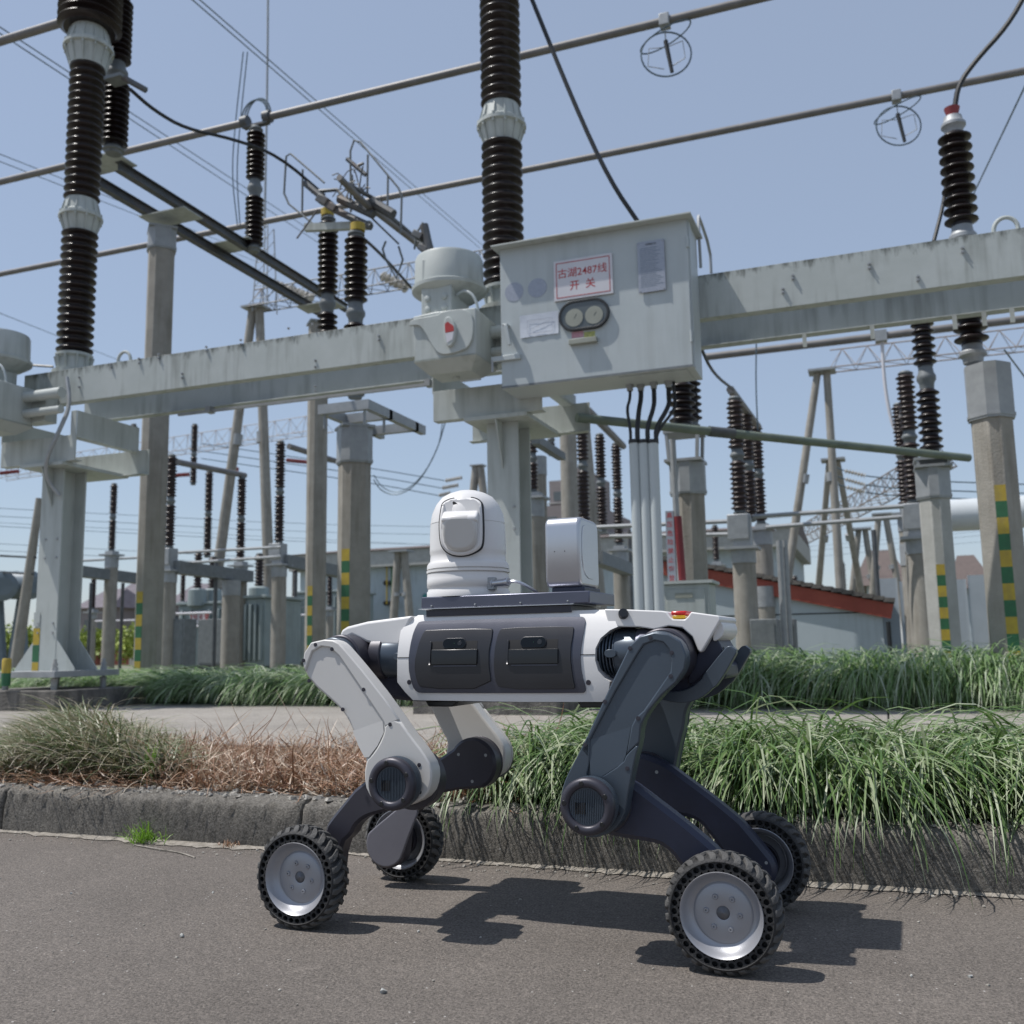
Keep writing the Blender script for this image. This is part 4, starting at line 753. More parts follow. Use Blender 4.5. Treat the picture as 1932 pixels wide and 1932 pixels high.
r = rect(1280, 290, 1538, 760); cx = cp(*M0(1412, 515)); r[2], r[3] = cx[1]-.215, cx[1]+.215
npl = quadplate('nameplate', r, -.012, .008, M_PLATE, cb, .001); text('nameplate_lettering', 'SIEMENS', M_BLK, .024, ((r[0]+r[1])/2, -.0206, r[3]-.028), rx, npl, ext=.0004)
for i in range(22):
    zz = r[3]-.06-i*.0155; L_ = (r[1]-r[0])*(.55+.3*random.random()); MB().b2((r[0]+.02, -.0207, zz), (r[0]+.02+L_, -.0202, zz+.003)).build('print_line', MATS['weathered_conductor'], npl)
for sx in (r[0]+.014, r[1]-.014):
    for sz in (r[2]+.014, r[3]-.014): MB().lathe([(0, .006), (-.004, .005)], (sx, -.0203, sz), (0, 1, 0), 8).build('rivet', M_STEEL, npl)
for zz in (.2, H_-.25): MB().cyl((W_-.004, -.006, zz), (W_-.004, -.006, zz+.09), .011, None, 8).build('hinge', M_PNT, cb)
MB().b2((.004, -.0035, .0), (W_-.004, .0, .018)).build('door_seal', M_FLG, cb)
# oval gauge window
oc = cp(*M0(810, 945)); hw_, hh = .21, .122
def stad(k): return circ((oc[0]+hw_-hh, oc[1]), hh*k, 12, -90, 90)+circ((oc[0]-hw_+hh, oc[1]), hh*k, 12, 90, 270)
win = MB().prism([(a_, -.022, c_) for a_, c_ in stad(.9)], (0, .02, 0)).build('gauge_window', M_GLASSD, cb)
o_, i_ = stad(1.06), stad(.9); n = len(o_); b = MB(); b.add([(x, y, z) for P_, y in ((o_, -.03), (i_, -.03), (o_, -.001), (i_, -.01)) for x, z in P_], [(k, (k+1) % n, n+(k+1) % n, n+k) for k in range(n)]+[(k, 2*n+k, 2*n+(k+1) % n, (k+1) % n) for k in range(n)]+[(n+k, n+(k+1) % n, 3*n+(k+1) % n, 3*n+k) for k in range(n)]); b.build('rubber_rim', M_BLK, win, bevel=.003)
for dx in (-.082, .088):
    dl = MB().lathe([(0, .076), (-.004, .076), (-.004, .0001)], (oc[0]+dx, -.0225, oc[1]-.018), (0, 1, 0), 28).build('gauge_dial', M_DIAL, win); MB().bar((oc[0]+dx, -.0272, oc[1]-.022), (oc[0]+dx+.02, -.0272, oc[1]+.012), .002, .001).build('needle', M_BLK, dl)
for px_, py_ in ((187, 740), (393, 703)):
    c_ = cp(*M0(px_, py_)); MB().lathe([(0, .085), (-.0025, .084), (-.003, .001)], (c_[0], 0, c_[1]), (0, 1, 0), 32).build('blank_disc', M_PLATE, cb)
r = rect(238, 925, 585, 1150); c_ = cp(*M0(412, 1030)); r[2], r[3] = c_[1]-.098, c_[1]+.098
pp = MB(); nx = 8; V = []; 
for i in range(nx+1):
    for k in range(5): V.append((r[0]+(r[1]-r[0])*i/nx, -.004-.006*abs(math.sin(i*1.1+k))*(1 if k in (0, 4) else .3), r[2]+(r[3]-r[2])*k/4))
pp.add(V, [(i*5+k, (i+1)*5+k, (i+1)*5+k+1, i*5+k+1) for i in range(nx) for k in range(4)]); pap = pp.build('paper_notice', M_PAPER, cb)
frame('drawn_frame', [r[0]+.07, r[1]-.05, r[2]+.03, r[3]-.05], .0, .002, -.0115, M_PLATE, pap); MB().bar((r[0]+.1, -.0118, r[2]+.07), (r[1]-.07, -.0118, r[3]-.07), .001, .002).build('drawn_line', M_PLATE, pap)
for xa, xb, m in ((697, 802, mat('pink_label', (.5, .3, .34), (.45, .2, .25), 60, .6)), (806, 905, mat('yellow_label', (.5, .5, .16), (.25, .27, .1), 50, .6))):
    r = rect(xa, 1075, xb, 1145); r[2] = cp(*M0(xa, 1150))[1]; r[3] = r[2]+.052; quadplate('sticker', r, -.0005, .0015, m, cb, 0)
r = rect(682, 1160, 930, 1215); c_ = cp(*M0(808, 1180)); quadplate('hasp_bar', [r[0], r[1], c_[1]-.022, c_[1]+.022], 0, .045, M_DIAL, cb, .004)
h0 = cp(*M0(112, 1030), -.06); h1 = cp(*M0(150, 1210), -.06)
hd = MB().bar((h0[0], -.06, h0[1]), (h1[0], -.06, h1[1]), .03, .03).b2((h0[0]-.03, -.07, h0[1]-.004), (h0[0]+.02, 0, h0[1]+.01)).build('door_handle', M_PNT, cb, bevel=.004)
h0 = cp(*M0(0, 1335), -.03); h1 = cp(*M0(240, 1295), -.03); lk = MB().b2((h0[0]-.02, -.03, h0[1]-.022), (h1[0], -.001, h0[1]+.022)).build('door_stay', M_PNT, cb, bevel=.004); MB().cyl((h0[0]-.01, -.02, h0[1]), (h0[0]-.01, -.02, h0[1]-.11), .012, None, 8).build('padlock', M_STEEL, lk)
for k, (a_, b_) in enumerate((((1212, 1560), (1190, 830)), ((1308, 1560), (1203, 832)), ((1423, 1540), (1222, 828)), ((1552, 1530), (1238, 830)), ((1625, 1560), (1240, 838)))):
    p0 = at(*M0(*a_), z=z0-.005); p0 = Vector((p0[0], min(max(p0[1], 7.6), 7.85), z0-.005)); p1 = V3(b_[0], b_[1], y=7.72); pm = (p0+p1)/2+Vector((.03*(k-1), 0, .03))
    wire([p0, p0+Vector((0, 0, -.12)), pm, p1+Vector((.0, 0, .1)), p1], (.013, .021, .02, .02, .012)[k], ('thin black cable, first from the left under the cabinet', 'thick black cable, second from the left under the cabinet', 'grey-black cable hanging third under the cabinet', 'black cable slanting down fourth under the cabinet', 'thin grey cable at the right end of the cabinet glands')[k], M_BLK, 'cable', 'control_cable', 'cables between cabinet and conduit pipes', 8)
    if k < 4: MB().lathe([(0, .034), (-.03, .034), (-.035, .026), (-.06, .026)], (p0.x-x0, p0.y-YC, 0), (0, 0, 1), 10).build('cable_gland', M_STEEL, cb)
for k, px in enumerate((1201, 1219, 1237)):
    pb = at(px+3, 1140, y=7.72); pt = at(px-1.5, 832, y=7.72); X_ = (pb[0]+pt[0])/2
    t = MB().cyl((X_, 7.72, .13), (X_, 7.72, pt[2]), .043, None, 20).build('conduit_pipe', M_PNT); tag(t, ('pale grey vertical conduit pipe, nearest the centre column', 'pale grey vertical conduit pipe between two others', 'pale grey vertical conduit pipe farthest from the centre column')[k], 'pipe', 'three conduit pipes beneath the cabinet')
    MB().lathe([(0, .047), (.03, .047)], (X_, 7.72, pt[2]-.02), (0, 0, 1), 20).build('pipe_collar', M_BLK, t)
# guard bars right of cabinet, rod
wire([V3(1322, 505, y=7.95), V3(1317, 415, y=7.95), V3(1318, 405, y=8.0), V3(1340, 470, y=8.4), V3(1342, 515, y=8.4)], .014, 'thin tube loop standing just right of the cabinet', M_STEEL, 'bracket', 'tube_loop', it=1)
pA = V3(1088, 788, y=8.75); pB = V3(1828, 864, x=float(at(1828, 864, y=12.0)[0]))
rd = tag(MB().cyl(pA, pB, .045, None, 12).build('operating_rod', mat('green_grey_paint', (.17, .21, .17), (.13, .16, .13), 6, .55, streak=((.2, .2, .14), .3))), 'long green-grey operating rod slanting right from the centre column', 'rod')
MB().cyl(pA+(pB-pA)*.30, pA+(pB-pA)*.36, .055, None, 12).build('rod_coupling', M_DSTEEL, rd)
# ------------------------------------------------------------------ bus tubes, rings
ZT = 8.85; TY = (8.9, 11.83, 14.92)
for k, (Y, lab) in enumerate(zip(TY, ('grey bus tube crossing the top left corner, nearest of three', 'grey bus tube passing behind the left side of both tall insulators, middle of three', 'grey bus tube lowest in the sky, farthest of the three'))):
    x0_ = -40; x1_ = -8.5 if k == 0 else 16; t = thing('bus_tube', lab, 'bus tube', (0, Y, ZT), 'parallel aluminium bus tubes')
    MB().cyl((x0_, 0, 0), (-8.73 if k < 2 else -8.0, 0, 0), .056, None, 14).build('tube_run', M_TUBE, t)
    if k: MB().cyl((-8.33 if k < 2 else -7.99, 0, 0), (x1_, 0, 0), .056, None, 14).build('tube_run', M_TUBE, t)
def ring(px, py, Y, label):
    c = at(px, py, y=Y); t = thing('corona_ring', label, 'contact', (c[0], Y, ZT), 'hanging contact assemblies on the bus tubes'); t.scale = (1.12, 1.12, 1.12)
    MB().b2((-.06, -.07, -.08), (.06, .07, .07)).build('tube_clamp', M_STEEL, t, bevel=.01)
    MB().tube([(math.cos(g)*.3, math.sin(g)*.16, -.2+.12*math.cos(g)) for g in [i*math.pi/14 for i in range(28)]], .009, 6, True).build('upper_hoop', M_WIRE, t)
    MB().tube([(math.cos(g)*.28, .08*math.cos(g), -.42+math.sin(g)*.28) for g in [i*math.pi/14 for i in range(28)]], .010, 6, True).build('lower_hoop', M_WIRE, t)
    MB().cyl((0, 0, -.25), (.06, 0, -.66), .027, .022, 8).build('contact_bar', M_BLK, t); MB().cyl((0, 0, -.05), (0, 0, -.27), .008, None, 6).build('suspension_wire', M_STEEL, t)
    for s in (-1, 1): MB().tube([(s*.02, 0, -.33), (s*.2, 0, -.30), (s*.22, 0, -.52), (s*.03, 0, -.6)], .006, 5).build('side_loop', M_STEEL, t)
    return t
ring(1254, 35, TY[1], 'double hoop contact hanging from the middle bus tube at the top'); ring(1690, 168, TY[2], 'double hoop contact hanging from the farthest bus tube on the right')
bt = thing('bus_tube', 'grey bus tube passing low beneath the beam on the right', 'bus tube', (0, 20, at(1630, 638, y=20)[2])); xa_ = at(1330, 673, y=20)[0]
MB().cyl((xa_, 0, 0), (16, 0, 0), .075, None, 14).build('tube_run', M_TUBE, bt); xc_ = at(1662, 634, y=20)[0]; MB().b2((xc_-.11, -.11, -.12), (xc_+.11, .11, .1)).build('tube_clamp', M_STEEL, bt)
wire([V3(1664, 640, y=20), V3(1668, 720, y=20), V3(1680, 790, y=20), V3(1693, 822, y=20), V3(1702, 805, y=20)], .035, 'pale sagging conductor left of the right insulator cluster', M_SIGN, 'wire', 'jumper_wire')
wire([V3(1427, 645, y=16), V3(1426, 730, y=16), V3(1430, 812, y=16)], .012, 'thin vertical wire above the triple insulator row')
# girder with its posts
g = thing('steel_girder', 'dark steel twin girder high up on the left, running away from the camera', 'girder', (0, 0, 6.73))
for X_ in (-8.62, -9.16): MB().b2((X_-.05, 9.1, 0), (X_+.05, 14.75, .012)).b2((X_-.006, 9.1, .012), (X_+.006, 14.75, .12)).b2((X_-.05, 9.1, .12), (X_+.05, 14.75, .132)).build('girder_bar', M_DSTEEL, g)
for Y in (9.1, 10.4, 11.83, 14.3): MB().b2((-9.27, Y-.2, .133 if Y in (9.1, 11.83) else -.02), (-8.5, Y+.2, .15 if Y in (9.1, 11.83) else -.002)).build('cross_plate', M_BEAM, g)
cpole(306, 440, 437, 10.4, .335, 'chamfered concrete pole carrying the high girder, beside the left column', (1.52, .2, .15), m=M_CONC, group='chamfered concrete poles', sleeve=.3)
cpole(600, 700, 612, 14.3, .32, 'slim chamfered concrete pole left of the thick one', (1.8, .3, .165), group='chamfered concrete poles', sleeve=.02)
cpole(669, 830, 810, 10.5, .37, 'thick chamfered concrete pole left of the camera dome', (1.93, .3, .145), group='chamfered concrete poles')
t, *_ = post(214, -6, 291, TY[0], .165, 'brown ribbed insulator on the girder right behind the left breaker column', pitch=.075, ym=290); 
t, X2, *_ = post(481, 240, 475, TY[1], .14, 'brown ribbed insulator holding the middle bus tube above the girder', pitch=.075)
c = thing('tube_clamp', 'metal saddle and wire loops joining the middle bus tube on its insulator', 'clamp', (X2, TY[1], ZT-.05)); c.scale = (1.12, 1.12, 1.12)
for s in (-1, 1): MB().cyl((s*.18-.05, 0, .05), (s*.18+.05, 0, .05), .085, None, 14).build('clamp_sleeve', M_DSTEEL, c)
MB().b2((-.2, -.04, -.05), (.2, .04, -.02)).build('saddle', M_DSTEEL, c)
for k in range(3): MB().tube([(-.2*math.cos(g_), (k-1)*.05, .09+(.22+.04*k)*math.sin(g_)) for g_ in [i*math.pi/10 for i in range(11)]], .011, 5).build('wire_loop', M_WIRE, c)
# disconnector on the thick pole
post(618, 408, 745, 11.6, .145, 'brown insulator with yellow cap, left one of the pair above the beam', pitch=.085, ym=560)
post(671, 436, 752, 10.5, .150, 'brown insulator with yellow cap, right one of the pair above the beam', pitch=.085, ym=600)
dz = at(671, 436, y=10.5); dx_ = dz[0]; d = thing('disconnector_arm', 'open disconnector switch head with arms and guard loops above the insulator pair', 'switch', (0, 0, 0))
for px, py, Y in ((618, 402, 11.6), (675, 430, 10.5)): p = V3(px, py, y=Y); MB().cyl(p-Vector((0, 0, .05)), p+Vector((0, 0, .05)), .095, None, 16).build('yellow_cap', M_YEL, d)
for pts, r_, m in ((((640, 335), (690, 385), (800, 470)), .05, M_TUBE), (((652, 345), (700, 372), (770, 440)), .035, M_DSTEEL), (((720, 400), (755, 425), (845, 505)), .045, M_DSTEEL)):
    MB().tube([V3(x, y, x=dx_) for x, y in pts], r_*.85, 10).build('contact_arm', m, d)
for pts in (((662, 400), (661, 285), (668, 265), (680, 268), (752, 355), (758, 370), (756, 440)), ((693, 370), (694, 292)), ((731, 405), (732, 332)), ((537, 345), (540, 295), (548, 290), (612, 345)), ((570, 400), (571, 320)), ((537, 345), (536, 365), (545, 385), (600, 430)), ((664, 330), (668, 372), (700, 410), (752, 460)), ((782, 470), (786, 440), (798, 420), (805, 430), (818, 470), (786, 455)), ((728, 455), (722, 470), (728, 490), (748, 525), (760, 490), (752, 465))):
    MB().tube([V3(x, y, y=11.0) for x, y in pts], .015, 6).build('guard_loop', M_FLG, d)
for px, py, s in ((612, 380, .16), (628, 392, .14), (650, 345, .1), (665, 360, .13), (690, 392, .14), (708, 378, .1), (790, 445, .13), (800, 470, .12)):
    p = V3(px, py, y=10.9); MB().box(p, (s*1.2, s, s*.7), Matrix.Rotation(.6, 3, 'Y')).build('contact_block', M_DSTEEL, d, bevel=.012)
MB().tube([V3(588, 362, y=11), V3(636, 358, y=11), V3(650, 375, y=11)], .025, 6).build('link_bar', M_DSTEEL, d); MB().bar(V3(576, 430, y=11), V3(700, 425, y=11), .08, .1).build('cross_bar', M_BEAM, d)
for i in range(26):
    p = V3(672+rng.normal(0, 14), 358+rng.normal(0, 16), y=10.8); q = p+Vector(rng.normal(0, 1, 3)).normalized()*rng.uniform(.08, .28); MB().tube([p, (p+q)/2+Vector((0, 0, .04)), q], .009, 4).build('connector_strand', M_DSTEEL, d)
for pts, r_ in ((((655, 300), (690, 330)), .03), (((640, 375), (705, 405)), .06), (((575, 345), (640, 400)), .045), (((700, 380), (742, 405)), .07), (((800, 425), (812, 480)), .06), (((600, 395), (560, 450)), .012), (((670, 315), (686, 308)), .02), (((630, 395), (700, 428)), .05)):
    MB().tube([V3(x, y, y=10.9) for x, y in pts], r_, 8).build('switch_limb', M_DSTEEL, d)
fr_ = thing('support_frame', 'galvanised frame on top of the thick concrete pole under the beam', 'frame', (0, 0, 0)); px_ = at(669, 830, y=10.5)[0]; zt_ = at(669, 810, y=10.5)[2]+.04
for lo, hi in (((-.35, -.3, .12), (.36, -.22, .24)), ((-.35, .25, .12), (.36, .33, .24)), ((.28, -.22, .12), (.36, 1.3, .24)), ((-.35, -.22, .12), (-.27, 1.3, .24)), ((-.35, 1.0, .12), (.36, 1.08, .24))): MB().b2((px_+lo[0], 10.5+lo[1], zt_+lo[2]), (px_+hi[0], 10.5+hi[1], zt_+hi[2])).build('frame_member', M_STEEL, fr_)
for sx in (-.28, .28):
    for sy in (-.25, .25): MB().cyl((px_+sx, 10.5+sy, zt_-.06), (px_+sx, 10.5+sy, zt_+.14), .018, None, 8).build('levelling_bolt', M_STEEL, fr_)
# ------------------------------------------------------------------ right-hand arrester and poles
t, Xa, *_ = post(1815, 218, 688, 9.45, .147, 'large brown ribbed insulator with red cap on the chamfered pole at the right edge', pitch=.105, flange=.22, name='arrester', ym=430, fm=M_STEEL, core=.6, end=.17)
zt_ = at(1815, 218, y=9.45)[2]; p = V3(1800, 205, y=9.45); MB().lathe([(0, .06), (.04, .065), (.05, .05), (.11, .068), (.12, .07), (.13, .04)], (0, 0, zt_-t.location.z-.03), (0, 0, 1), 20).build('red_cap', mat('faded_red', (.28, .05, .055), (.22, .04, .045), 12, .6), t)
cpole(1868, 760, 690, 9.45, .305, 'chamfered concrete pole with yellow and green bands at the right edge', (2.03, .5, .142), group='chamfered concrete poles', sleeve=.5, cap=False)
cpole(1764, 960, 885, 12.0, .30, 'chamfered concrete pole with small bands, second from the right edge', (1.55, .5, .12), m=M_CONG, group='chamfered concrete poles', sleeve=.35, cap=False)
cpole(1300, 960, 875, 10.5, .31, 'chamfered concrete pole right of the conduit pipes', None, group='chamfered concrete poles', sleeve=.35, cap=False)
for k, (px, py0, py1, Y, r_, lab) in enumerate(((1288, 735, 818, 10.5, .15, 'brown insulator just below the cabinet corner, nearer of two'), (1304, 735, 812, 11.4, .13, 'brown insulator just below the cabinet corner, farther of two'))):
    post(px, py0-150, py1, Y, r_, lab, pitch=.085, ym=py1-30)
tI, XI, zI, _ = post(1759, 560, 868, 12.0, .13, 'brown insulator above the second chamfered pole from the right edge', pitch=.095, ym=860)
for px, ya, yb_, Y, lab in ((1760, 868, 885, 12.0, 'open galvanised frame between insulator and second striped pole from the right'), (1294, 818, 875, 10.5, 'open galvanised frame on the pole right of the conduit pipes')):
    z1_ = at(px, ya, y=Y)[2]; z0_ = at(px, yb_, y=Y)[2]; Xc = at(px, yb_, y=Y)[0]; f_ = thing('support_frame', lab, 'frame', (Xc, Y, z0_), 'frames on the right concrete poles')
    for sx in (-1, 1):
        MB().bar((sx*.15, -.16, 0), (sx*.17, -.16, z1_-z0_), .03, .07).build('side_plate', M_STEEL, f_); MB().bar((sx*.15, .16, 0), (sx*.17, .16, z1_-z0_), .03, .07).build('side_plate', M_STEEL, f_)
    MB().b2((-.2, -.2, z1_-z0_-.02), (.2, .2, z1_-z0_+.01)).build('top_plate', M_STEEL, f_); MB().b2((-.2, -.2, 0.001), (.2, .2, .03)).build('foot_plate', M_STEEL, f_)
t = thing('warning_post', 'grey rod with white red-lettered strip and red sleeve beside the right concrete pole', 'sign', tuple(V3(1283, 1000, y=9.9)))
MB().cyl((-.02, 0, -.85), (-.04, 0, .95), .032, None, 10).build('rod', M_STEEL, t); MB().cyl((.0, -.0, -.55), (-.02, 0, .14), .042, None, 14).build('red_sleeve', mat('deep_red', (.2, .02, .025), (.16, .015, .02), 8, .5), t)
sp = MB().b2((-.14, -.03, -.55), (-.055, -.018, .2)).build('sign_strip', M_PLATE, t)
for i in range(8): text('strip_lettering', '高压危险禁止攀登'[i], M_RED, .062, (-.098, -.0305, .15-i*.092), rx, sp, ext=.0004)
# ------------------------------------------------------------------ cables and wires
wire([V3(245, 168, y=8.4), V3(290, 208, y=8.7), V3(350, 243, y=9.2), V3(440, 262, y=9.8), V3(525, 293, y=10.4), V3(612, 368, y=11.3)], .022, 'thick black cable sagging from the left breaker flange to the switch', M_BLK, 'cable', 'power_cable', n=8)
pad = thing('terminal_pad', 'flat metal terminal pad on the left breaker flange', 'terminal', tuple(V3(226, 148, y=8.3))); MB().b2((-.16, -.08, -.02), (.08, .1, .02)).build('plate', M_FLG, pad); MB().cyl((.05, 0, 0), (.3, .1, -.16), .035, None, 10).build('cable_lug', M_DSTEEL, pad)
wire([V3(1000, -10, y=8.3), V3(1085, 200, y=8.3), V3(1150, 340, y=8.3), V3(1208, 425, y=8.4)], .021, 'thick black cable dropping behind the cabinet roof', M_BLK, 'cable', 'power_cable', n=8)
wire([V3(1940, -20, y=9.45), V3(1900, 50, y=9.45), V3(1840, 115, y=9.45), V3(1808, 160, y=9.45), V3(1801, 205, y=9.45)], .024, 'black cable entering the red arrester cap from above', M_BLK, 'cable', 'power_cable', n=8)
wire([V3(1790, 280, y=9.7), V3(1784, 370, y=9.7), V3(1762, 455, y=9.6)], .018, 'short black cable left of the arrester dropping to the beam', M_BLK, 'cable', 'power_cable', n=8)
wire([V3(1322, 655, y=9.5), V3(1345, 705, y=10.5), V3(1384, 735, y=13.5)], .018, 'dark cable curving from the cabinet to the triple insulators', M_BLK, 'cable', 'power_cable', n=6)
wire([V3(675, 440, y=10.6), V3(720, 480, y=11.5), V3(778, 545, y=13)], .022, 'dark cable behind the round drive head', M_BLK, 'cable', 'power_cable', n=6)
wire([V3(0, 685, y=11), V3(100, 692, y=11.2)], .02, 'short dark cable left of the left breaker base', M_BLK, 'cable', 'power_cable')
for k, (a_, b_, Ya_, Yb_, r_) in enumerate((((352, -10), (905, 468), 16, 55, .017), ((366, -10), (912, 464), 16, 55, .017), ((-20, 38), (640, 470), 14, 46, .016), ((-20, 50), (640, 484), 14, 46, .016), ((-20, 283), (480, 480), 18, 50, .014), ((-20, 297), (480, 492), 18, 50, .014), ((-20, 583), (250, 690), 22, 40, .013), ((1940, 150), (1835, 370), 14, 20, .014), ((1895, 660), (1940, 720), 14, 16, .012))):
    wire([V3(*a_, y=Ya_), V3(*b_, y=Yb_)], r_, ('thin overhead wire from the top centre-left down to the cabinet, upper of two', 'thin overhead wire from the top centre-left down to the cabinet, lower of two', 'pale overhead wire crossing the top left corner, upper strand', 'pale overhead wire crossing the top left corner, lower strand', 'faint overhead wire meeting the left edge at a third height, upper strand', 'faint overhead wire meeting the left edge at a third height, lower strand', 'faint overhead wire left of the left breaker base', 'thin stay wire right of the red capped arrester', 'thin stay wire right of the arrester pole top')[k])
for k, (pts) in enumerate((((459, 98), (443, 240), (437, 330), (448, 425)), ((467, 98), (452, 240), (446, 330), (453, 425)))):
    wire([V3(x, y, y=14) for x, y in pts], .011, ('left dropper wire beside the bus tube insulator', 'right dropper wire beside the bus tube insulator')[k])
# lightning mast with lattice foot
ms = thing('lightning_mast', 'slender lightning mast rising behind the middle bus tube insulator', 'mast', (0, 0, 0)); YM = 24
MB().tube([V3(506, -60, y=YM), V3(505, 80, y=YM), V3(503, 235, y=YM), V3(499, 430, y=YM)], .035, 6).build('needle', M_STEEL, ms)
pT, pB_ = V3(503, 430, y=YM), V3(499, 590, y=YM); zs = [pT.z+(pB_.z-pT.z)*i/7 for i in range(8)]
def lattice_col(par, x, y, z0, z1, w0, w1, n, r=.02, m=None):
    m = m or M_STEEL
    for sx in (-1, 1):
        for sy in (-1, 1): MB().cyl((x+sx*w0, y+sy*w0, z0), (x+sx*w1, y+sy*w1, z1), r, None, 5).build('lattice_leg', m, par)
    for i in range(n):
        a = z0+(z1-z0)*i/n; c = z0+(z1-z0)*(i+1)/n; wa = w0+(w1-w0)*i/n; wc = w0+(w1-w0)*(i+1)/n
        MB().cyl((x-wa, y-wa, a), (x+wc, y-wc, c), r*.6, None, 4).build('lattice_brace', m, par); MB().cyl((x+wa, y-wa, a), (x+wa, y-wa, a+.01), r, None, 4).build('lattice_node', m, par)
        MB().cyl((x+wa, y-wa, a), (x+wc, y+wc, c), r*.6, None, 4).build('lattice_brace', m, par); MB().cyl((x-wc, y-wc, c), (x+wc, y-wc, c), r*.6, None, 4).build('lattice_brace', m, par)
lattice_col(ms, (pT.x+pB_.x)/2, YM, pB_.z, pT.z, .26, .16, 7)
# A-frame portals with trusses
def aframe(px_t, py_t, feet, Y, r0, r1, label, split=.0):
    top = V3(px_t, py_t, y=Y); t = thing('portal_frame', label, 'portal', (0, 0, 0), 'a-frame concrete portals')
    for (fx, fy, dY) in feet:
        f = V3(fx, fy, y=Y+dY); g_ = top+(f-top)*((top.z-.1)/(top.z-f.z)); MB().cyl(top+Vector((.12 if fx > px_t else -.12, 0, 0)), g_, r0, r1, 12).build('leg', M_CONC, t)
        k = .35; MB().cyl(top+(g_-top)*k, top+(g_-top)*(k+.03), r0*1.12, r0*1.12, 12).build('joint_band', M_STEEL, t)
    MB().b2((top.x-.35, top.y-.3, top.z), (top.x+.35, top.y+.3, top.z+.06)).build('cap_plate', M_STEEL, t); return t, top
def truss(p, q, h, wd, label, n=16, r=.03, m=None):
    t = thing('truss_beam', label, 'truss', (0, 0, 0), 'lattice truss beams'); p, q = Vector(p), Vector(q); ax = (q-p).normalized(); sd = Vector((0, 0, 1)).cross(ax).normalized()*wd/2; up = Vector((0, 0, h)); m = m or M_DSTEEL
    for s in (-1, 1): MB().cyl(p+sd*s, q+sd*s, r, None, 5).build('chord', m, t)
    MB().cyl(p+up, q+up, r, None, 5).build('chord', m, t)
    for i in range(n):
        a = p+(q-p)*i/n; c = p+(q-p)*(i+1)/n; mid = (a+c)/2+up
        for s in (-1, 1):
            MB().cyl(a+sd*s, mid, r*.55, None, 4).build('lattice_brace', m, t); MB().cyl(mid, c+sd*s, r*.55, None, 4).build('lattice_brace', m, t)
        MB().cyl(a-sd, c+sd, r*.5, None, 4).build('lattice_brace', m, t)
    return t
aframe(483, 583, ((415, 1060, 0), (512, 1240, 0)), 24, .13, .17, 'tall concrete a-frame portal behind the left breaker beam')
aframe(1551, 703, ((1488, 1094, 0), (1583, 1107, 0)), 27, .095, .125, 'concrete a-frame portal right of the triple insulators')
aframe(1572, 870, ((1548, 1100, 2), (1620, 1107, 2)), 31, .09, .12, 'smaller concrete a-frame behind the right portal')
aframe(1626, 1000, ((1612, 1110, 0), (1645, 1110, 0)), 40, .11, .13, 'distant small a-frame left of the brown roofed house'); aframe(1664, 972, ((1650, 1110, 0), (1692, 1110, 0)), 38, .11, .13, 'distant small a-frame in front of the brown roofed house')
aframe(902, 880, ((893, 960, 0), (912, 960, 0)), 45, .2, .22, 'far concrete a-frame just above the camera dome')
M_TR = mat('pale_lattice_steel', (.3, .27, .25), (.22, .18, .16), 10, .6, .2)
p0 = V3(478, 584, y=24); p1 = Vector(tuple(at(925, 510, z=p0.z))); truss(p0, p1, .62, .6, 'rusty lattice truss crossing behind the round drive head', 14, .022, M_DSTEEL)
p0 = V3(1568, 698, y=27); truss(p0, p0+Vector((14, 0, 0)), .55, .55, 'pale lattice truss reaching to the right edge', 22, .02, M_TR)
p0 = V3(0, 905, y=46); p1 = V3(620, 812, y=46); truss(p0, p1, 1.0, 1.0, 'distant lattice truss with red insulators behind the left poles', 24, .022, M_TR)
p0 = V3(1480, 1045, y=60); p1 = V3(1780, 880, y=40); truss(V3(1510, 1025, y=60), p1, 1.0, 1.0, 'distant lattice truss climbing toward the second right pole', 20, .035, M_TR)
aframe(757, 1042, ((746, 1160, 0), (770, 1160, 0)), 30, .13, .15, 'small pale a-frame in front of the grey-blue building')
# string insulators
def string(p, q, r, label, m, wires=None, group='hanging insulator strings'):
    p, q = Vector(p), Vector(q); L = (q-p).length; pr = []; n = max(6, int(L/(r*1.1)))
    for i in range(n): z = L*i/n; s = L/n; pr += [(z, r*.35), (z+s*.4, r*.4), (z+s*.55, r), (z+s*.7, r)]
    return tag(MB().lathe(pr, p, q-p, 12).build('insulator_string', m), label, 'insulator', group)
M_WPOR = mat('pale_porcelain', (.5, .47, .42), (.4, .37, .32), 6, .35); M_RPOR = mat('red_silicone', (.26, .05, .05), (.2, .04, .04), 6, .5)
for k, (a_, b_) in enumerate((((1593, 888), (1634, 898)), ((1594, 904), (1633, 915)), ((1596, 919), (1633, 929)))):
    string(V3(*a_, y=30), V3(*b_, y=30), .075, ('uppermost', 'middle', 'lowest')[k]+' of three pale tension strings right of the a-frame', M_WPOR); wire([V3(*b_, y=30), V3(1700, b_[1]+8, y=31), V3(1940, b_[1]+16, y=34)], .02, ('uppermost', 'middle', 'lowest')[k]+' line wire running right from the tension strings'); wire([V3(1578, a_[1]-6, y=30), V3(*a_, y=30)], .02, 'short link wire ahead of the '+('uppermost', 'middle', 'lowest')[k]+' tension string')
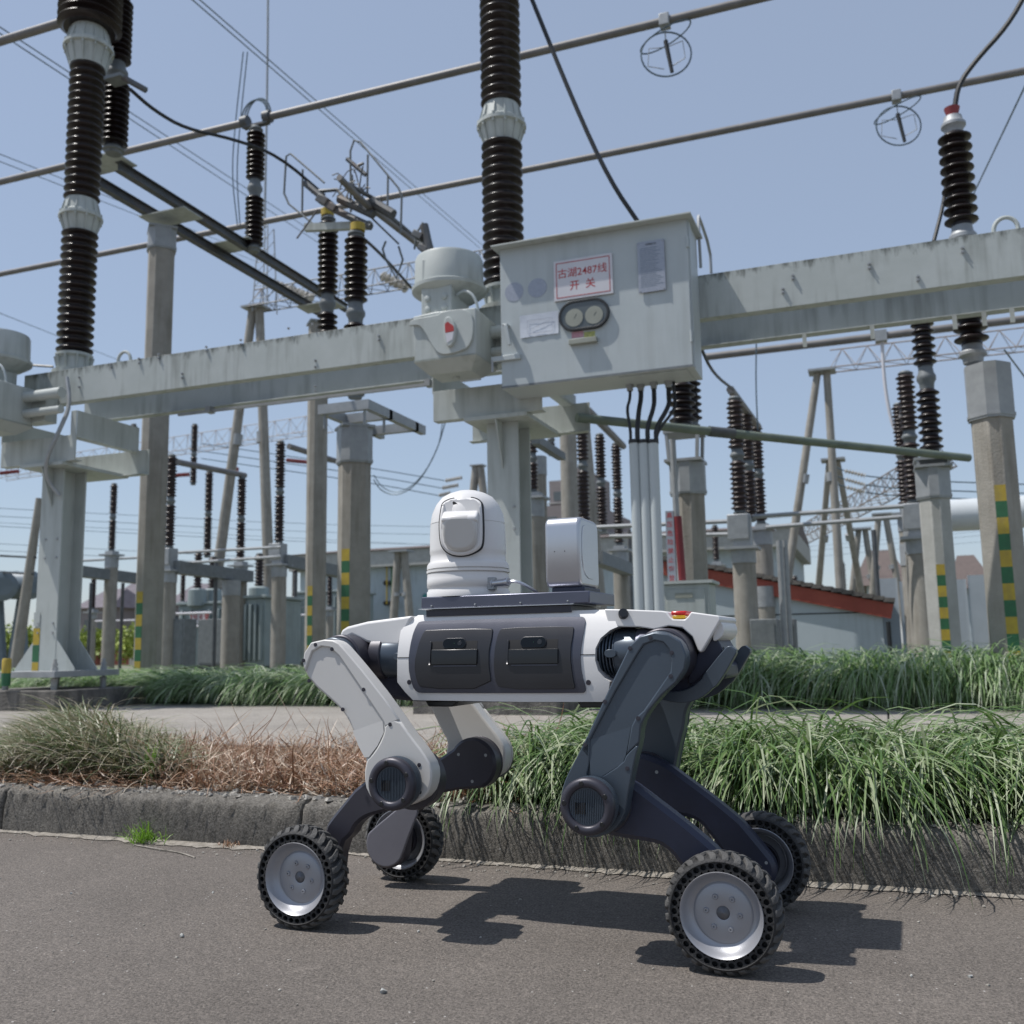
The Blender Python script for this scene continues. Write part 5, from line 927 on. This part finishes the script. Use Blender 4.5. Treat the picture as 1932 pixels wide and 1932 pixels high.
for k, (a_, b_) in enumerate((((840, 907), (872, 901)), ((834, 921), (865, 915)), ((828, 935), (850, 930)))):
    string(V3(*a_, y=44), V3(*b_, y=44), .11, ('highest', 'central', 'bottom')[k]+' of three pale strings left of the camera dome top', M_WPOR); wire([V3(*a_, y=44), V3(700, a_[1]-24, y=42), V3(380, a_[1]-70, y=40)], .022, ('highest', 'central', 'bottom')[k]+' line wire leading left from the strings by the dome')
for k, (a_, b_, m, Y) in enumerate((((517, 536, ), (590, 563), M_WPOR, 26), ((719, 519), (768, 545), M_WPOR, 26), ((315, 898), (357, 895), M_RPOR, 44), ((424, 888), (450, 885), M_RPOR, 44), ((540, 868), (580, 872), M_RPOR, 44), ((0, 893), (35, 889), M_RPOR, 44))):
    string(V3(*a_, y=Y), V3(*b_, y=Y), .16 if m is M_WPOR else .12, ('pale cylinder string between the left portal top and the insulator pair', 'pale cylinder string just left of the drive head', 'red string insulator beside the girder pole', 'red string insulator left of the a-frame leg', 'red string insulator left of the slim pole', 'red string insulator at the left edge')[k], m)
wire([V3(705, 905, y=30), V3(720, 928, y=30), V3(752, 936, y=30), V3(790, 912, y=30), V3(825, 850, y=30), V3(842, 790, y=30)], .022, 'pair of sagging jumper wires left of the centre column, lower strand'); wire([V3(705, 896, y=30), V3(722, 922, y=30), V3(754, 932, y=30), V3(795, 903, y=30), V3(828, 845, y=30), V3(836, 790, y=30)], .018, 'pair of sagging jumper wires left of the centre column, upper strand')
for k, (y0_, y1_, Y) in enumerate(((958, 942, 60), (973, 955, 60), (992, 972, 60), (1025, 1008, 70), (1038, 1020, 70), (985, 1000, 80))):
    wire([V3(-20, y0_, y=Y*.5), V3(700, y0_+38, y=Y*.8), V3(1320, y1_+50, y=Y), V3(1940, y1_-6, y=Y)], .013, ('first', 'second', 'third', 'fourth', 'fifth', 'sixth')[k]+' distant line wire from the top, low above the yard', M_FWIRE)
# ------------------------------------------------------------------ mid-field disconnector posts (left group, right group)
def dpost(px, yt, yb, Y, r_, lab, pole=None, box=False, w_=.32, units=2, pl=None):
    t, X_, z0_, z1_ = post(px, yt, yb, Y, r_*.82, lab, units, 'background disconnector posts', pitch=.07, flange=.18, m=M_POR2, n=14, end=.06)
    if box: MB().b2((-.17, -.16, -.36), (.13, .14, -.0)).build('drive_box', M_STEEL, t, bevel=.015)
    if pole is not None:
        c = thing('round_pole', pl or 'round concrete pole under the '+' '.join(lab.split()[:11]), 'pole', (X_+.02, Y, .13), 'round concrete poles'); H = z0_-.13-(.5 if box else .12)
        MB().lathe([(0, w_/2*1.05), (H*.93, w_/2)], (0, 0, 0), (0, 0, 1), 18).build('shaft', M_CONC, c); MB().lathe([(H*.9, w_/2+.012), (H, w_/2+.012)], (0, 0, 0), (0, 0, 1), 18).build('steel_collar', M_STEEL, c)
        MB().b2((-.24, -.22, H), (.22, .22, H+.04)).build('head_plate', M_STEEL, c); MB().b2((-.12, -.12, H+.05), (.12, .12, z0_-.13)).build('stub', M_STEEL, c)
    return X_, z0_, z1_
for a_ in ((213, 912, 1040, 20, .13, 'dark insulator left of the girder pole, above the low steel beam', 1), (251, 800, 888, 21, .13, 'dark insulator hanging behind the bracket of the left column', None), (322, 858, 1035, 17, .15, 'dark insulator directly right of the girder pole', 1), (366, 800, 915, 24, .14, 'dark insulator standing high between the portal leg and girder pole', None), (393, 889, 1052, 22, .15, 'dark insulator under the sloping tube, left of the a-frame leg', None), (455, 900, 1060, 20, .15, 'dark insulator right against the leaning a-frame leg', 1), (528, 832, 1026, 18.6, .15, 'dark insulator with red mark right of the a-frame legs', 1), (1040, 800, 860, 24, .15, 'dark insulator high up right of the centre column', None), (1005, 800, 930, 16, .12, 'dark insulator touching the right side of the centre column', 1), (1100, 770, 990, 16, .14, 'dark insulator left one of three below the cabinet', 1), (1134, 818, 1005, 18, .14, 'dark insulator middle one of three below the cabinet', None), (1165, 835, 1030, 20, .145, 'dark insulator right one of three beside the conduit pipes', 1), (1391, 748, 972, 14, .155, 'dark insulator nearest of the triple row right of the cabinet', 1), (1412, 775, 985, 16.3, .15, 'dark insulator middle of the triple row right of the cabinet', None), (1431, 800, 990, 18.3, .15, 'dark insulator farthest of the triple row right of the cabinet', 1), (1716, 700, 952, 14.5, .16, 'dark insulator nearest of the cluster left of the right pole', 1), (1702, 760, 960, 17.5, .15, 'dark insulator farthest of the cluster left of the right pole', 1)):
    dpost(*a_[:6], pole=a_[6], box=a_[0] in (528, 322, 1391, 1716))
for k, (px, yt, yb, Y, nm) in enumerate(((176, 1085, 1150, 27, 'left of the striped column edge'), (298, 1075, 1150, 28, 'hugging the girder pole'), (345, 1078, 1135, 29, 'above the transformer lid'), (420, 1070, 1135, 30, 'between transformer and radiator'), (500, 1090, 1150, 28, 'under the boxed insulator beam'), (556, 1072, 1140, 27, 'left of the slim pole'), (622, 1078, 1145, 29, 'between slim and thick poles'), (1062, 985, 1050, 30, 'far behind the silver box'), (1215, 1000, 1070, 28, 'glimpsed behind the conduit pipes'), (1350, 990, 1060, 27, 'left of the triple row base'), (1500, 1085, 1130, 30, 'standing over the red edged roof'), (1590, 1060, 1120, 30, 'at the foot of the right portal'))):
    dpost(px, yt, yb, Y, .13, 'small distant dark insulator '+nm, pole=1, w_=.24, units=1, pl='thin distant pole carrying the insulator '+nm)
def tubeobj(pts, r_, lab, m=None, cat='tube', name='steel_tube', group=None): return tag(MB().tube(pts, r_, 8).build(name, m or M_TUBE), lab, cat, group)
tubeobj([V3(336, 872, y=17), V3(462, 897, y=20.2)], .07, 'sloping contact tube right of the girder pole'); tubeobj([V3(545, 842, y=18.6), V3(640, 872, y=20.5)], .07, 'sloping contact tube right of the red marked insulator')
tubeobj([V3(1378, 735, y=14), V3(1431, 805, y=18.3)], .06, 'sloping contact tube on the triple insulator row'); tubeobj([V3(1110, 775, y=16), V3(1176, 842, y=20)], .07, 'yellowish sloping contact tube below the cabinet', M_YEL if False else M_TUBE)
tubeobj([V3(1702, 790, y=14.5), V3(1716, 702, y=14.5)], .05, 'steep contact tube on the right insulator cluster')
for k, (a_, b_, Y) in enumerate((((330, 1043), (530, 1032), 17.5), ((340, 1063), (530, 1050), 17.5), ((155, 1058), (262, 1052), 20), ((1120, 995), (1385, 983), 14), ((1150, 1012), (1385, 1008), 14), ((1420, 975), (1705, 955), 14.2), ((1445, 995), (1705, 975), 14.8))):
    tubeobj([V3(*a_, y=Y), V3(*b_, y=Y)], .032, ('upper drive tube left of the boxed insulator', 'lower drive tube left of the boxed insulator', 'drive tube between the striped column and the girder pole', 'upper drive tube leading to the triple row', 'lower drive tube leading to the triple row', 'upper drive tube between the triple row and right cluster', 'lower drive tube between the triple row and right cluster')[k], M_STEEL)
def beamobj(a_, b_, h, wd, lab): return tag(MB().bar(a_, b_, wd, h*.8).build('steel_beam', M_FLG), lab, 'beam', 'low steel beams of the disconnectors')
beamobj(V3(150, 1078, y=19), V3(262, 1092, y=21), .34, .25, 'low dark beam between the striped column and girder pole'); beamobj(V3(330, 1070, y=17), V3(470, 1088, y=20), .34, .25, 'low dark beam right of the girder pole'); beamobj(V3(535, 1058, y=18.6), V3(645, 1080, y=21.5), .34, .25, 'low dark beam right of the boxed insulator'); beamobj(V3(1125, 1052, y=17.5), V3(1185, 1075, y=20), .3, .25, 'low dark beam behind the silver box')
beamobj(V3(1010, 830, y=14), V3(1060, 862, y=16.5), .16, .14, 'short bracket beam right of the centre column')
for k, (px, yt, Y, r_, lab) in enumerate(((1018, 865, 17, .15, 'round pole right of the centre column'), (1075, 750, 22, .2, 'tall round pole behind the silver box'), (436, 1098, 19, .2, 'round pole below the low beam, left of the leaning leg'), (1732, 1000, 15, .15, 'round pole behind the second right chamfered pole'), (1443, 1110, 17, .16, 'short round pole behind the triple row pole'), (1720, 1030, 17, .14, 'round pole nearest the pale fence'))):
    p = V3(px, yt, y=Y); c = thing('round_pole', lab, 'pole', (V3(px, (yt+1150)/2, y=Y).x, Y, .13), 'round concrete poles'); MB().lathe([(0, r_*1.05), (p.z-.13, r_)], (0, 0, 0), (0, 0, 1), 16).build('shaft', M_CONC, c); MB().lathe([(p.z-.45, r_+.012), (p.z-.1, r_+.012)], (0, 0, 0), (0, 0, 1), 16).build('steel_collar', M_STEEL, c)
p, q = V3(75, 940, y=18), V3(36, 1212, y=18); q = p+(q-p)*((p.z-.13)/(p.z-q.z)); t = tag(MB().cyl(p, q, .09, .15, 12).build('leaning_pole', M_CONC), 'thin leaning utility pole left of the striped column', 'pole')
for f_ in (.33, .42): pp_ = p+(q-p)*f_; MB().bar(pp_+Vector((-1.0, 0, .1)), pp_+Vector((.15, 0, 0)), .05, .05).build('cross_arm', M_DSTEEL, t)
p, q = V3(1098, 770, y=24), V3(1120, 1050, y=24); tag(MB().cyl(p, p+(q-p)*((p.z-.1)/(p.z-q.z)), .17, .26, 12).build('leaning_pole', M_CONC), 'dark leaning concrete pole between the insulators below the cabinet', 'pole')
for k, (px, y0_, y1_, Y) in enumerate(((408, 1058, 1190, 18.5), (462, 1092, 1200, 20.5), (232, 1100, 1210, 21), (558, 1080, 1200, 22), (172, 1100, 1220, 23), (1187, 1000, 1140, 22), (1648, 1000, 1160, 19))):
    p = V3(px, y0_, y=Y); tag(MB().cyl((p.x, Y, .13), p, .045, None, 8).build('grounding_post', M_DSTEEL), 'thin dark steel upright, '+('left of the leaning leg', 'right of the low beam left group', 'just right of the first yellow cap insulator', 'right of the boxed insulator pole', 'near the striped column', 'behind the silver box', 'before the pale fence')[k], 'post')
for k, (a_, b_, Y) in enumerate((((180, 1172), (262, 1170), 26), ((330, 1183), (470, 1178), 21), ((470, 1165), (585, 1160), 24), ((330, 1158), (400, 1156), 20))):
    tubeobj([V3(*a_, y=Y), V3(*b_, y=Y)], .03, 'low pale rail '+('behind the striped column', 'before the transformer', 'right of the radiator block', 'beside the girder pole')[k], M_SIGN, 'rail', 'low_rail')
for k, (px, py, Y) in enumerate(((258, 1096, 22), (388, 1082, 23))):
    c = V3(px, py, y=Y); tag(MB().tube([c+Vector((.35*math.cos(g_), .35*math.sin(g_), 0)) for g_ in [i*math.pi/9 for i in range(18)]], .03, 5, True).build('grading_ring', (M_GRN, M_RED)[k]), ('green', 'red')[k]+' grading ring low between the left poles', 'ring')
# ------------------------------------------------------------------ transformers, tanks, cabinets
def tankbox(px0, py0, px1, Y, D, lab, ribs=8, name='transformer', m=None, extra=None):
    a = at(px0, py0, y=Y); b_ = at(px1, py0, y=Y); t = thing(name, lab, name.replace('_', ' '), (a[0], Y, .13)); Wd = b_[0]-a[0]; H = a[2]-.13; m = m or M_PNT2
    MB().b2((0, 0, .25), (Wd, D, H)).build('tank', m, t, bevel=.03); MB().b2((-.08, -.08, H), (Wd+.08, D+.08, H+.07)).build('lid', m, t, bevel=.01); MB().b2((.1, .1, 0), (Wd-.1, D-.1, .25)).build('base_frame', M_DSTEEL, t)
    for i in range(ribs): x = Wd*(i+.5)/ribs; MB().b2((x-.03, -.09, .4), (x+.03, -.001, H-.15)).build('cooling_rib', m, t, bevel=.01)
    return t, Wd, H
M_PNT2 = mat('transformer_paint', (.29, .345, .35), (.25, .3, .305), 3, .5, streak=((.16, .18, .16), .4))
t, Wd, H = tankbox(338, 1142, 460, 23, 2.2, 'pale green-grey transformer tank behind the girder pole with a red lettered plate', 7)
s_ = MB().b2((Wd*.27, -.16, H-.55), (Wd*.5, -.14, H-.2)).build('sign_plate', M_SIGN, t); text('sign_lettering', '2号主变', M_RED, .19, (Wd*.385, -.165, H-.375), rx, s_)
t2, W2, H2 = tankbox(452, 1130, 500, 20, 1.6, 'tall dark radiator block standing right of the transformer', 5, 'radiator')
t3, W3, H3 = tankbox(560, 1120, 640, 30, 2.5, 'second transformer tank seen between the slim and thick poles', 6)
for px, Y, H_, r_, lab in ((372, 23, 1.1, .16, 'first'), (400, 23.6, 1.0, .18, 'second'), (488, 21, .9, .16, 'third')):
    p = V3(px, 1140, y=Y); c = thing('bushing', lab+' bushing turret on top of the transformer, counted from the left', 'bushing', tuple(p)); MB().lathe([(0, r_*1.7), (.45, r_*1.6), (.5, r_)], (0, 0, -.05), (0, 0, 1), 16).build('turret', M_PNT2, c); ins_geo(c, .4, .4+H_, r_*.8, 1, pitch=.09, n=12, m=M_POR2, end=.05)
def htank(pa, pb, r_, lab, m):
    t = thing('conservator_tank', lab, 'tank', (0, 0, 0)); a, b_ = Vector(pa), Vector(pb); L = (b_-a).length; MB().lathe([(-.06, r_*.6), (-.02, r_*.9), (0, r_), (L, r_), (L+.02, r_*.9), (L+.06, r_*.6)], a, b_-a, 32).build('shell', m, t, ang=25)
    for f_ in (.25, .75):
        c = a+(b_-a)*f_; MB().cyl((c.x, c.y, c.z-r_*.95), (c.x-.3, c.y, .13), .1, None, 8).build('support_leg', m, t); MB().cyl((c.x, c.y, c.z-r_*.95), (c.x+.3, c.y, .13), .1, None, 8).build('support_leg', m, t)
    for f_ in (.3, .6): c = a+(b_-a)*f_; d_ = (b_-a).normalized(); MB().cyl(c-d_*.04, c+d_*.04, r_*1.02, None, 32).build('hoop', m, t)
    return t
htank(V3(5, 1106, y=18), V3(5, 1106, y=18)+Vector((-6, 3, 0)), .36, 'blue-grey horizontal tank at the left edge', mat('blue_grey_paint', (.19, .235, .27), (.15, .19, .22), 3, .45)); htank(V3(-20, 1104, y=19), V3(62, 1104, y=19.2), .36, 'short blue-grey tank end left of the leaning pole', MATS['blue_grey_paint'])
htank(V3(1792, 973, y=22), V3(1792, 973, y=22)+Vector((6, .2, 0)), .33, 'white horizontal oil tank behind the right poles', mat('white_tank_paint', (.6, .63, .64), (.55, .58, .59), 3, .4))
M_FEN = mat('pale_blue_cladding', (.38, .42, .45), (.34, .38, .41), 3, .6)
fn = thing('panel_fence', 'pale blue-grey corrugated panel wall behind the right poles', 'fence', (0, 0, 0)); a = at(1652, 1092, y=20); e = at(1960, 1088, y=20); n = 7
for i in range(n):
    xa = a[0]+(e[0]-a[0])*i/n; xb = a[0]+(e[0]-a[0])*(i+1)/n; pr = []; K = 8
    for k in range(K+1): x = xa+.015+(xb-xa-.03)*k/K; pr.append((x, 20+(.012 if k % 2 else 0), .13))
    MB().prism(pr+[(x, 20.08, z) for x, y, z in reversed(pr)], (0, 0, a[2]-.13-(.07 if i % 2 else 0))).build('fence_panel', M_FEN, fn)
cbx = thing('terminal_box', 'grey terminal cabinet at the foot of the pole right of the conduits', 'cabinet', tuple(V3(1251, 1150, y=9.6))); cbx.location.z = .13
zt_ = at(1251, 1103, y=9.6)[2]-.13; MB().b2((0, 0, .35), (.46, .4, zt_)).build('housing', M_BEAM, cbx, bevel=.01); MB().b2((-.03, -.04, zt_), (.5, .43, zt_+.03)).build('lid', M_BEAM, cbx); MB().b2((.04, -.012, .4), (.42, 0, zt_-.05)).build('door', M_BEAM, cbx, bevel=.004); MB().b2((.13, -.02, zt_-.14), (.30, -.012, zt_-.09)).build('label_plate', M_DIAL, cbx); MB().b2((.05, .05, 0), (.4, .35, .35)).build('stand', M_STEEL, cbx)
for px, Y, w_, lab in ((1440, 13.6, .36, 'grey drive cabinet beside the triple row pole'), (1475, 15, .36, 'small grey cabinet right of the drive cabinet'), (330, 17, .5, 'dark drive box behind the girder pole'), (440, 21, 1.1, 'low grey cabinet in front of the transformer, left one'), (400, 19.5, .8, 'low grey cabinet in front of the transformer, right one')):
    p = V3(px, 1168, y=Y); c = thing('drive_cabinet', lab, 'cabinet', (p.x, Y, .13)); hz = p.z-.13; MB().b2((-w_/2, 0, .3), (w_/2, .4, hz)).build('housing', M_FLG, c, bevel=.01); MB().b2((-w_/2+.04, -.01, .36), (w_/2-.04, -.001, hz-.05)).build('door', M_FLG, c); MB().b2((-w_*.3, .05, 0), (w_*.3, .3, .3)).build('stand', M_DSTEEL, c)
for px, Y in ((1465, 14.4), (1475, 14.5)):
    p = V3(px, 1020, y=Y); q = V3(px+13, 1165, y=Y); tag(MB().cyl(q-Vector((0, 0, .4)), Vector((q.x, Y, p.z)), .045, None, 8).build('drive_shaft', M_STEEL), 'vertical drive shaft '+('left' if px == 1465 else 'right')+' of the pair by the triple row', 'shaft', 'drive shafts by the triple row')
q = V3(1487, 1150, y=14.6); tag(MB().cyl(q, V3(1478, 1095, y=14.6), .04, None, 8).build('red_shaft', M_RED), 'short red shaft end beside the drive cabinet', 'shaft')
# ------------------------------------------------------------------ buildings
M_WALL = mat('blue_grey_render', (.46, .52, .55), (.42, .48, .51), 1.5, .8, streak=((.2, .22, .22), .3)); M_FAS = mat('red_fascia', (.36, .085, .055), (.29, .06, .04), 4, .6, streak=((.16, .05, .03), .4)); M_ROOF = mat('dark_roof_tile', (.17, .155, .14), (.1, .092, .085), 9, .85, bump=.4); M_BRN = mat('brown_roof', (.13, .1, .09), (.1, .078, .07), 4, .8)
bd = thing('gabled_shed', 'low pale building with a red fascia under a tiled roof edge on the right', 'building', (0, 0, 0)); Yb = 17.0
pl_, pr_ = V3(1247, 1058, y=Yb), V3(1686, 1140, y=Yb); dirv = (pr_-pl_)
MB().prism([(pl_.x, Yb, .13), (pr_.x-.18, Yb, .13), (pr_.x-.18, Yb, pr_.z-.18), (pl_.x, Yb, pl_.z-.18)], (0, 9, 0)).build('wall', M_WALL, bd)
u = Vector((dirv.x, 0, dirv.z)).normalized(); up = Vector((-u.z, 0, u.x))
MB().prism([tuple(pl_-up*.24), tuple(pr_-up*.24), tuple(pr_), tuple(pl_)], (0, -.07, 0)).build('fascia', M_FAS, bd, bevel=.004)
n = 24
for i in range(n):
    a_ = pl_+dirv*(i/n); c_ = pl_+dirv*((i+1.06)/n); b = MB(); b.prism([tuple(a_+up*.005), tuple(c_+up*.035), tuple(c_+up*.10), tuple(a_+up*.075)], (0, 9.2, 0)); o = b.build('roof_tile', M_ROOF, bd); o.location = (0, -.12, 0)
MB().b2((pl_.x, Yb-.006, at(1500, 1160, y=Yb)[2]), (pr_.x-.2, Yb-.001, at(1500, 1160, y=Yb)[2]+.02)).build('wall_joint', M_BLK, bd); MB().cyl((pr_.x-.1, Yb-.05, .13), (pr_.x-.1, Yb-.05, pr_.z-.28), .035, None, 8).build('downpipe', M_BLK, bd)
b2_ = thing('control_building', 'grey-blue building with brown roof edge left of the camera dome', 'building', (0, 0, 0)); a = at(690, 1030, y=34); e = at(960, 1018, y=34)
MB().b2((a[0]-3, 34, .13), (e[0]+10, 42, a[2]-.9)).build('wall', M_WALL, b2_); MB().b2((a[0]-3.3, 33.6, a[2]-.9), (e[0]+10.3, 42, a[2]-.25)).build('parapet', M_CONG, b2_, bevel=.02); MB().prism([(a[0]-3.3, 33.5, a[2]-.25), (a[0]-3.3, 38, a[2]+.35), (a[0]-3.3, 42, a[2]-.25)], (e[0]-a[0]+13.6, 0, 0)).build('roof', M_BRN, b2_)
for i, (px, py) in enumerate(((802, 1055), (804, 1126))):
    p = V3(px, py, y=33.95); MB().lathe([(0, .13), (-.1, .12), (-.12, .0001)], p, (0, 1, 0), 16).build('green_lamp', mat('green_glass%d' % i, (.03, .22, .2), None, 4, .2), b2_)
wl = thing('wall_bushings', 'three coloured wall bushings rows with down leads on the grey-blue building', 'bushings', (0, 0, 0))
for i, px in enumerate((730, 739, 748)):
    for py in (1067, 1100, 1138): p = V3(px, py, y=33.9); MB().lathe([(0, .1), (-.12, .1), (-.25, .05)], p, (0, 1, 0), 10).build('bushing', M_BLK, wl)
    MB().cyl(V3(px, 1067, y=33.7), V3(px, 1140, y=33.7), .03, None, 5).build('down_lead', (M_YEL, M_GRN, M_RED)[i], wl)
ap = thing('apartment_block', 'distant pinkish stepped apartment block right of the centre column', 'building', (0, 0, 0)); M_AP = mat('pink_grey_render', (.27, .235, .235), (.22, .19, .19), .3, .85); Y = 120
steps = ((1024, 1062, 955), (1030, 1072, 905), (1052, 1090, 878), (1030, 1130, 960), (1090, 1205, 1000))
for i, (xa, xb, yt) in enumerate(steps):
    p, q = V3(xa, yt, y=Y), V3(xb, yt, y=Y); MB().b2((p.x, Y+i*1.3, .1), (q.x, Y+14+i, p.z)).build('wall', M_AP, ap); k = 0; z = p.z-2.0
    while z > 3 and k < 12:
        MB().b2((p.x-.1, Y+i*1.3-.5, z-1.15), (q.x+.1, Y+i*1.3-.02, z-1.0)).build('balcony_slab', M_CONG, ap)
        xx = p.x+.6
        while xx < q.x-1.4: MB().b2((xx, Y+i*1.3-.06, z-.7), (xx+1.3, Y+i*1.3-.01, z+.5)).build('window', M_GLASSD, ap); xx += 2.5
        z -= 3; k += 1
for k, (px0, px1, yt, Y, lab) in enumerate(((150, 215, 1110, 110, 'grey-violet house roof left of the girder pole, nearer'), (205, 262, 1098, 130, 'grey-violet house roof left of the girder pole, farther'), (318, 400, 1100, 120, 'distant house behind the transformer'), (1618, 1700, 1030, 70, 'brown roofed house behind the distant a-frames'), (1800, 1860, 1040, 75, 'brown roofed house behind the white tank'))):
    p, q = V3(px0, yt, y=Y), V3(px1, yt, y=Y); m_ = M_BRN if k > 2 else mat('violet_roof%d' % k, (.16, .14, .16), (.12, .105, .12), 1, .8); h = thing('house', lab, 'house', (0, 0, 0), 'far houses'); zc_ = (p.z*.62) if k > 2 else p.z*.72
    MB().b2((p.x+.4, Y, .1), (q.x-.4, Y+8, zc_)).build('wall', M_AP if k < 3 else M_WALL, h); b = MB(); mx2 = (p.x+q.x)/2; b.add([(p.x-.5, Y-.8, zc_), (q.x+.5, Y-.8, zc_), (q.x+.5, Y+8.8, zc_), (p.x-.5, Y+8.8, zc_), (p.x+(q.x-p.x)*.22, Y+4, p.z), (q.x-(q.x-p.x)*.22, Y+4, p.z)], [(0, 1, 5, 4), (2, 3, 4, 5), (1, 2, 5), (3, 0, 4), (0, 3, 2, 1)]); b.build('roof', m_, h)
    xx = p.x+1.2
    while xx < q.x-1.8: MB().b2((xx, Y-.05, zc_*.45), (xx+1.1, Y-.01, zc_*.78)).build('window', M_GLASSD, h); xx += 2.4
# shrubs and far treeline
def bush(x, y, z, rx_, rz_, n, lf, label, m, cat='shrub', name='shrub'):
    V = []; Fq = []; cl = rng.normal(0, 1, (max(4, n//40), 3)); cl /= np.linalg.norm(cl, axis=1)[:, None]; cl *= rng.uniform(.3, .85, (len(cl), 1))
    for i in range(n):
        c = cl[i % len(cl)]+rng.normal(0, .2, 3); p = Vector((x+c[0]*rx_, y+c[1]*rx_, z+rz_*(1+c[2]))); a = Vector(rng.normal(0, 1, 3)).normalized()*lf; b_ = a.cross(Vector(rng.normal(0, 1, 3))).normalized()*lf*.6; k = len(V); V += [p-a, p+b_, p+a, p-b_]; Fq.append((k, k+1, k+2, k+3))
    o = MB().add(V, Fq).build('foliage', m); t = thing(name, label, cat, (0, 0, 0)); o.parent = t; MB().cyl((x, y, .1), (x, y, z+rz_*.8), rx_*.06, rx_*.03, 6).build('trunk', M_BRN, t); return t
M_LF = mat('yellow_green_leaves', (.32, .38, .06), (.2, .26, .04), 1.5, .6); M_LF2 = mat('dark_green_leaves', (.06, .1, .03), (.03, .055, .02), 1.5, .6)
for k, (px, Y, s_, lab) in enumerate(((10, 60, 2.6, 'yellow-green shrub under the blue-grey tank'), (55, 62, 2.4, 'yellow-green shrub between the tank and striped column'), (165, 60, 2.2, 'yellow-green shrub right of the striped column'), (195, 63, 2.4, 'yellow-green shrub in front of the violet roofs'), (265, 60, 2.3, 'yellow-green shrub by the girder pole foot'))):
    p = at(px, 1165, y=Y-12); bush(p[0], Y-12, .3, s_*.9, s_*.5, 1200, .14, lab, M_LF)
for k, px in enumerate((1440, 1535, 1600, 1925, 740)):
    Y = 95+k*4; p = at(px, 1112 if k < 3 else 1130, y=Y); bush(p[0], Y, 1.0, 3, max(1, (p[2]-1)*.5), 900, .3, ('dark tree top above the red fascia roof, left', 'dark tree top above the red fascia roof, middle', 'dark tree top above the red fascia roof, right', 'dark tree at the far right edge', 'dark tree behind the grey-blue building')[k], M_LF2, 'tree', 'far_tree')
lw_ = thing('low_wall', 'distant red and white patterned low wall left of the girder pole', 'wall', (0, 0, 0)); a = at(-40, 1185, y=50); e = at(320, 1185, y=50)
n = 26
for i in range(n): xa = a[0]+(e[0]-a[0])*i/n; xb = a[0]+(e[0]-a[0])*(i+.96)/n; MB().b2((xa, 50, .13), (xb, 50.3, a[2]*(.7 if i % 5 == 0 else .55))).build('wall_block', mat('brick_red', (.25, .08, .06), (.18, .06, .05), 3, .8) if i == 0 else (MATS['brick_red'] if i % 3 else M_CONG), lw_)
# little things on the road
for k, (x, y, s_, lab) in enumerate(((344, 1768, .007, 'small grey pebble on the road left of the hind wheel'), (134, 1687, .004, 'tiny white chip on the road at the left'), (402, 1685, .004, 'tiny white chip on the road beside the hind wheel'), (790, 2009-250, .004, 'tiny white chip on the road below the shadow'), (724, 1874, .008, 'brown pebble on the road below the hind wheels'), (1720, 1843, .004, 'tiny white chip on the road at the lower right'), (1830, 1844, .006, 'pale chip on the road near the right edge'))):
    p = at(x, y, z=0); b = MB(); V = [Vector(rng.normal(0, 1, 3)).normalized()*s_ for _ in range(12)]; import bmesh as _bm
    bb_ = _bm.new(); [bb_.verts.new(v) for v in V]; _bm.ops.convex_hull(bb_, input=bb_.verts); me = bpy.data.meshes.new('pebble'); bb_.to_mesh(me); bb_.free(); me.materials.append(M_CONG); o = bpy.data.objects.new('pebble', me); COL.objects.link(o); o.location = (p[0], p[1], s_*.5); tag(o, lab, 'pebble')
wire([V3(253, 1594, z=.003), V3(300, 1602, z=.006), V3(340, 1608, z=.004), V3(368, 1618, z=.003)], .0028, 'dry grass stalk lying on the road near the weed', M_MORT, 'stalk', 'dry_stalk')
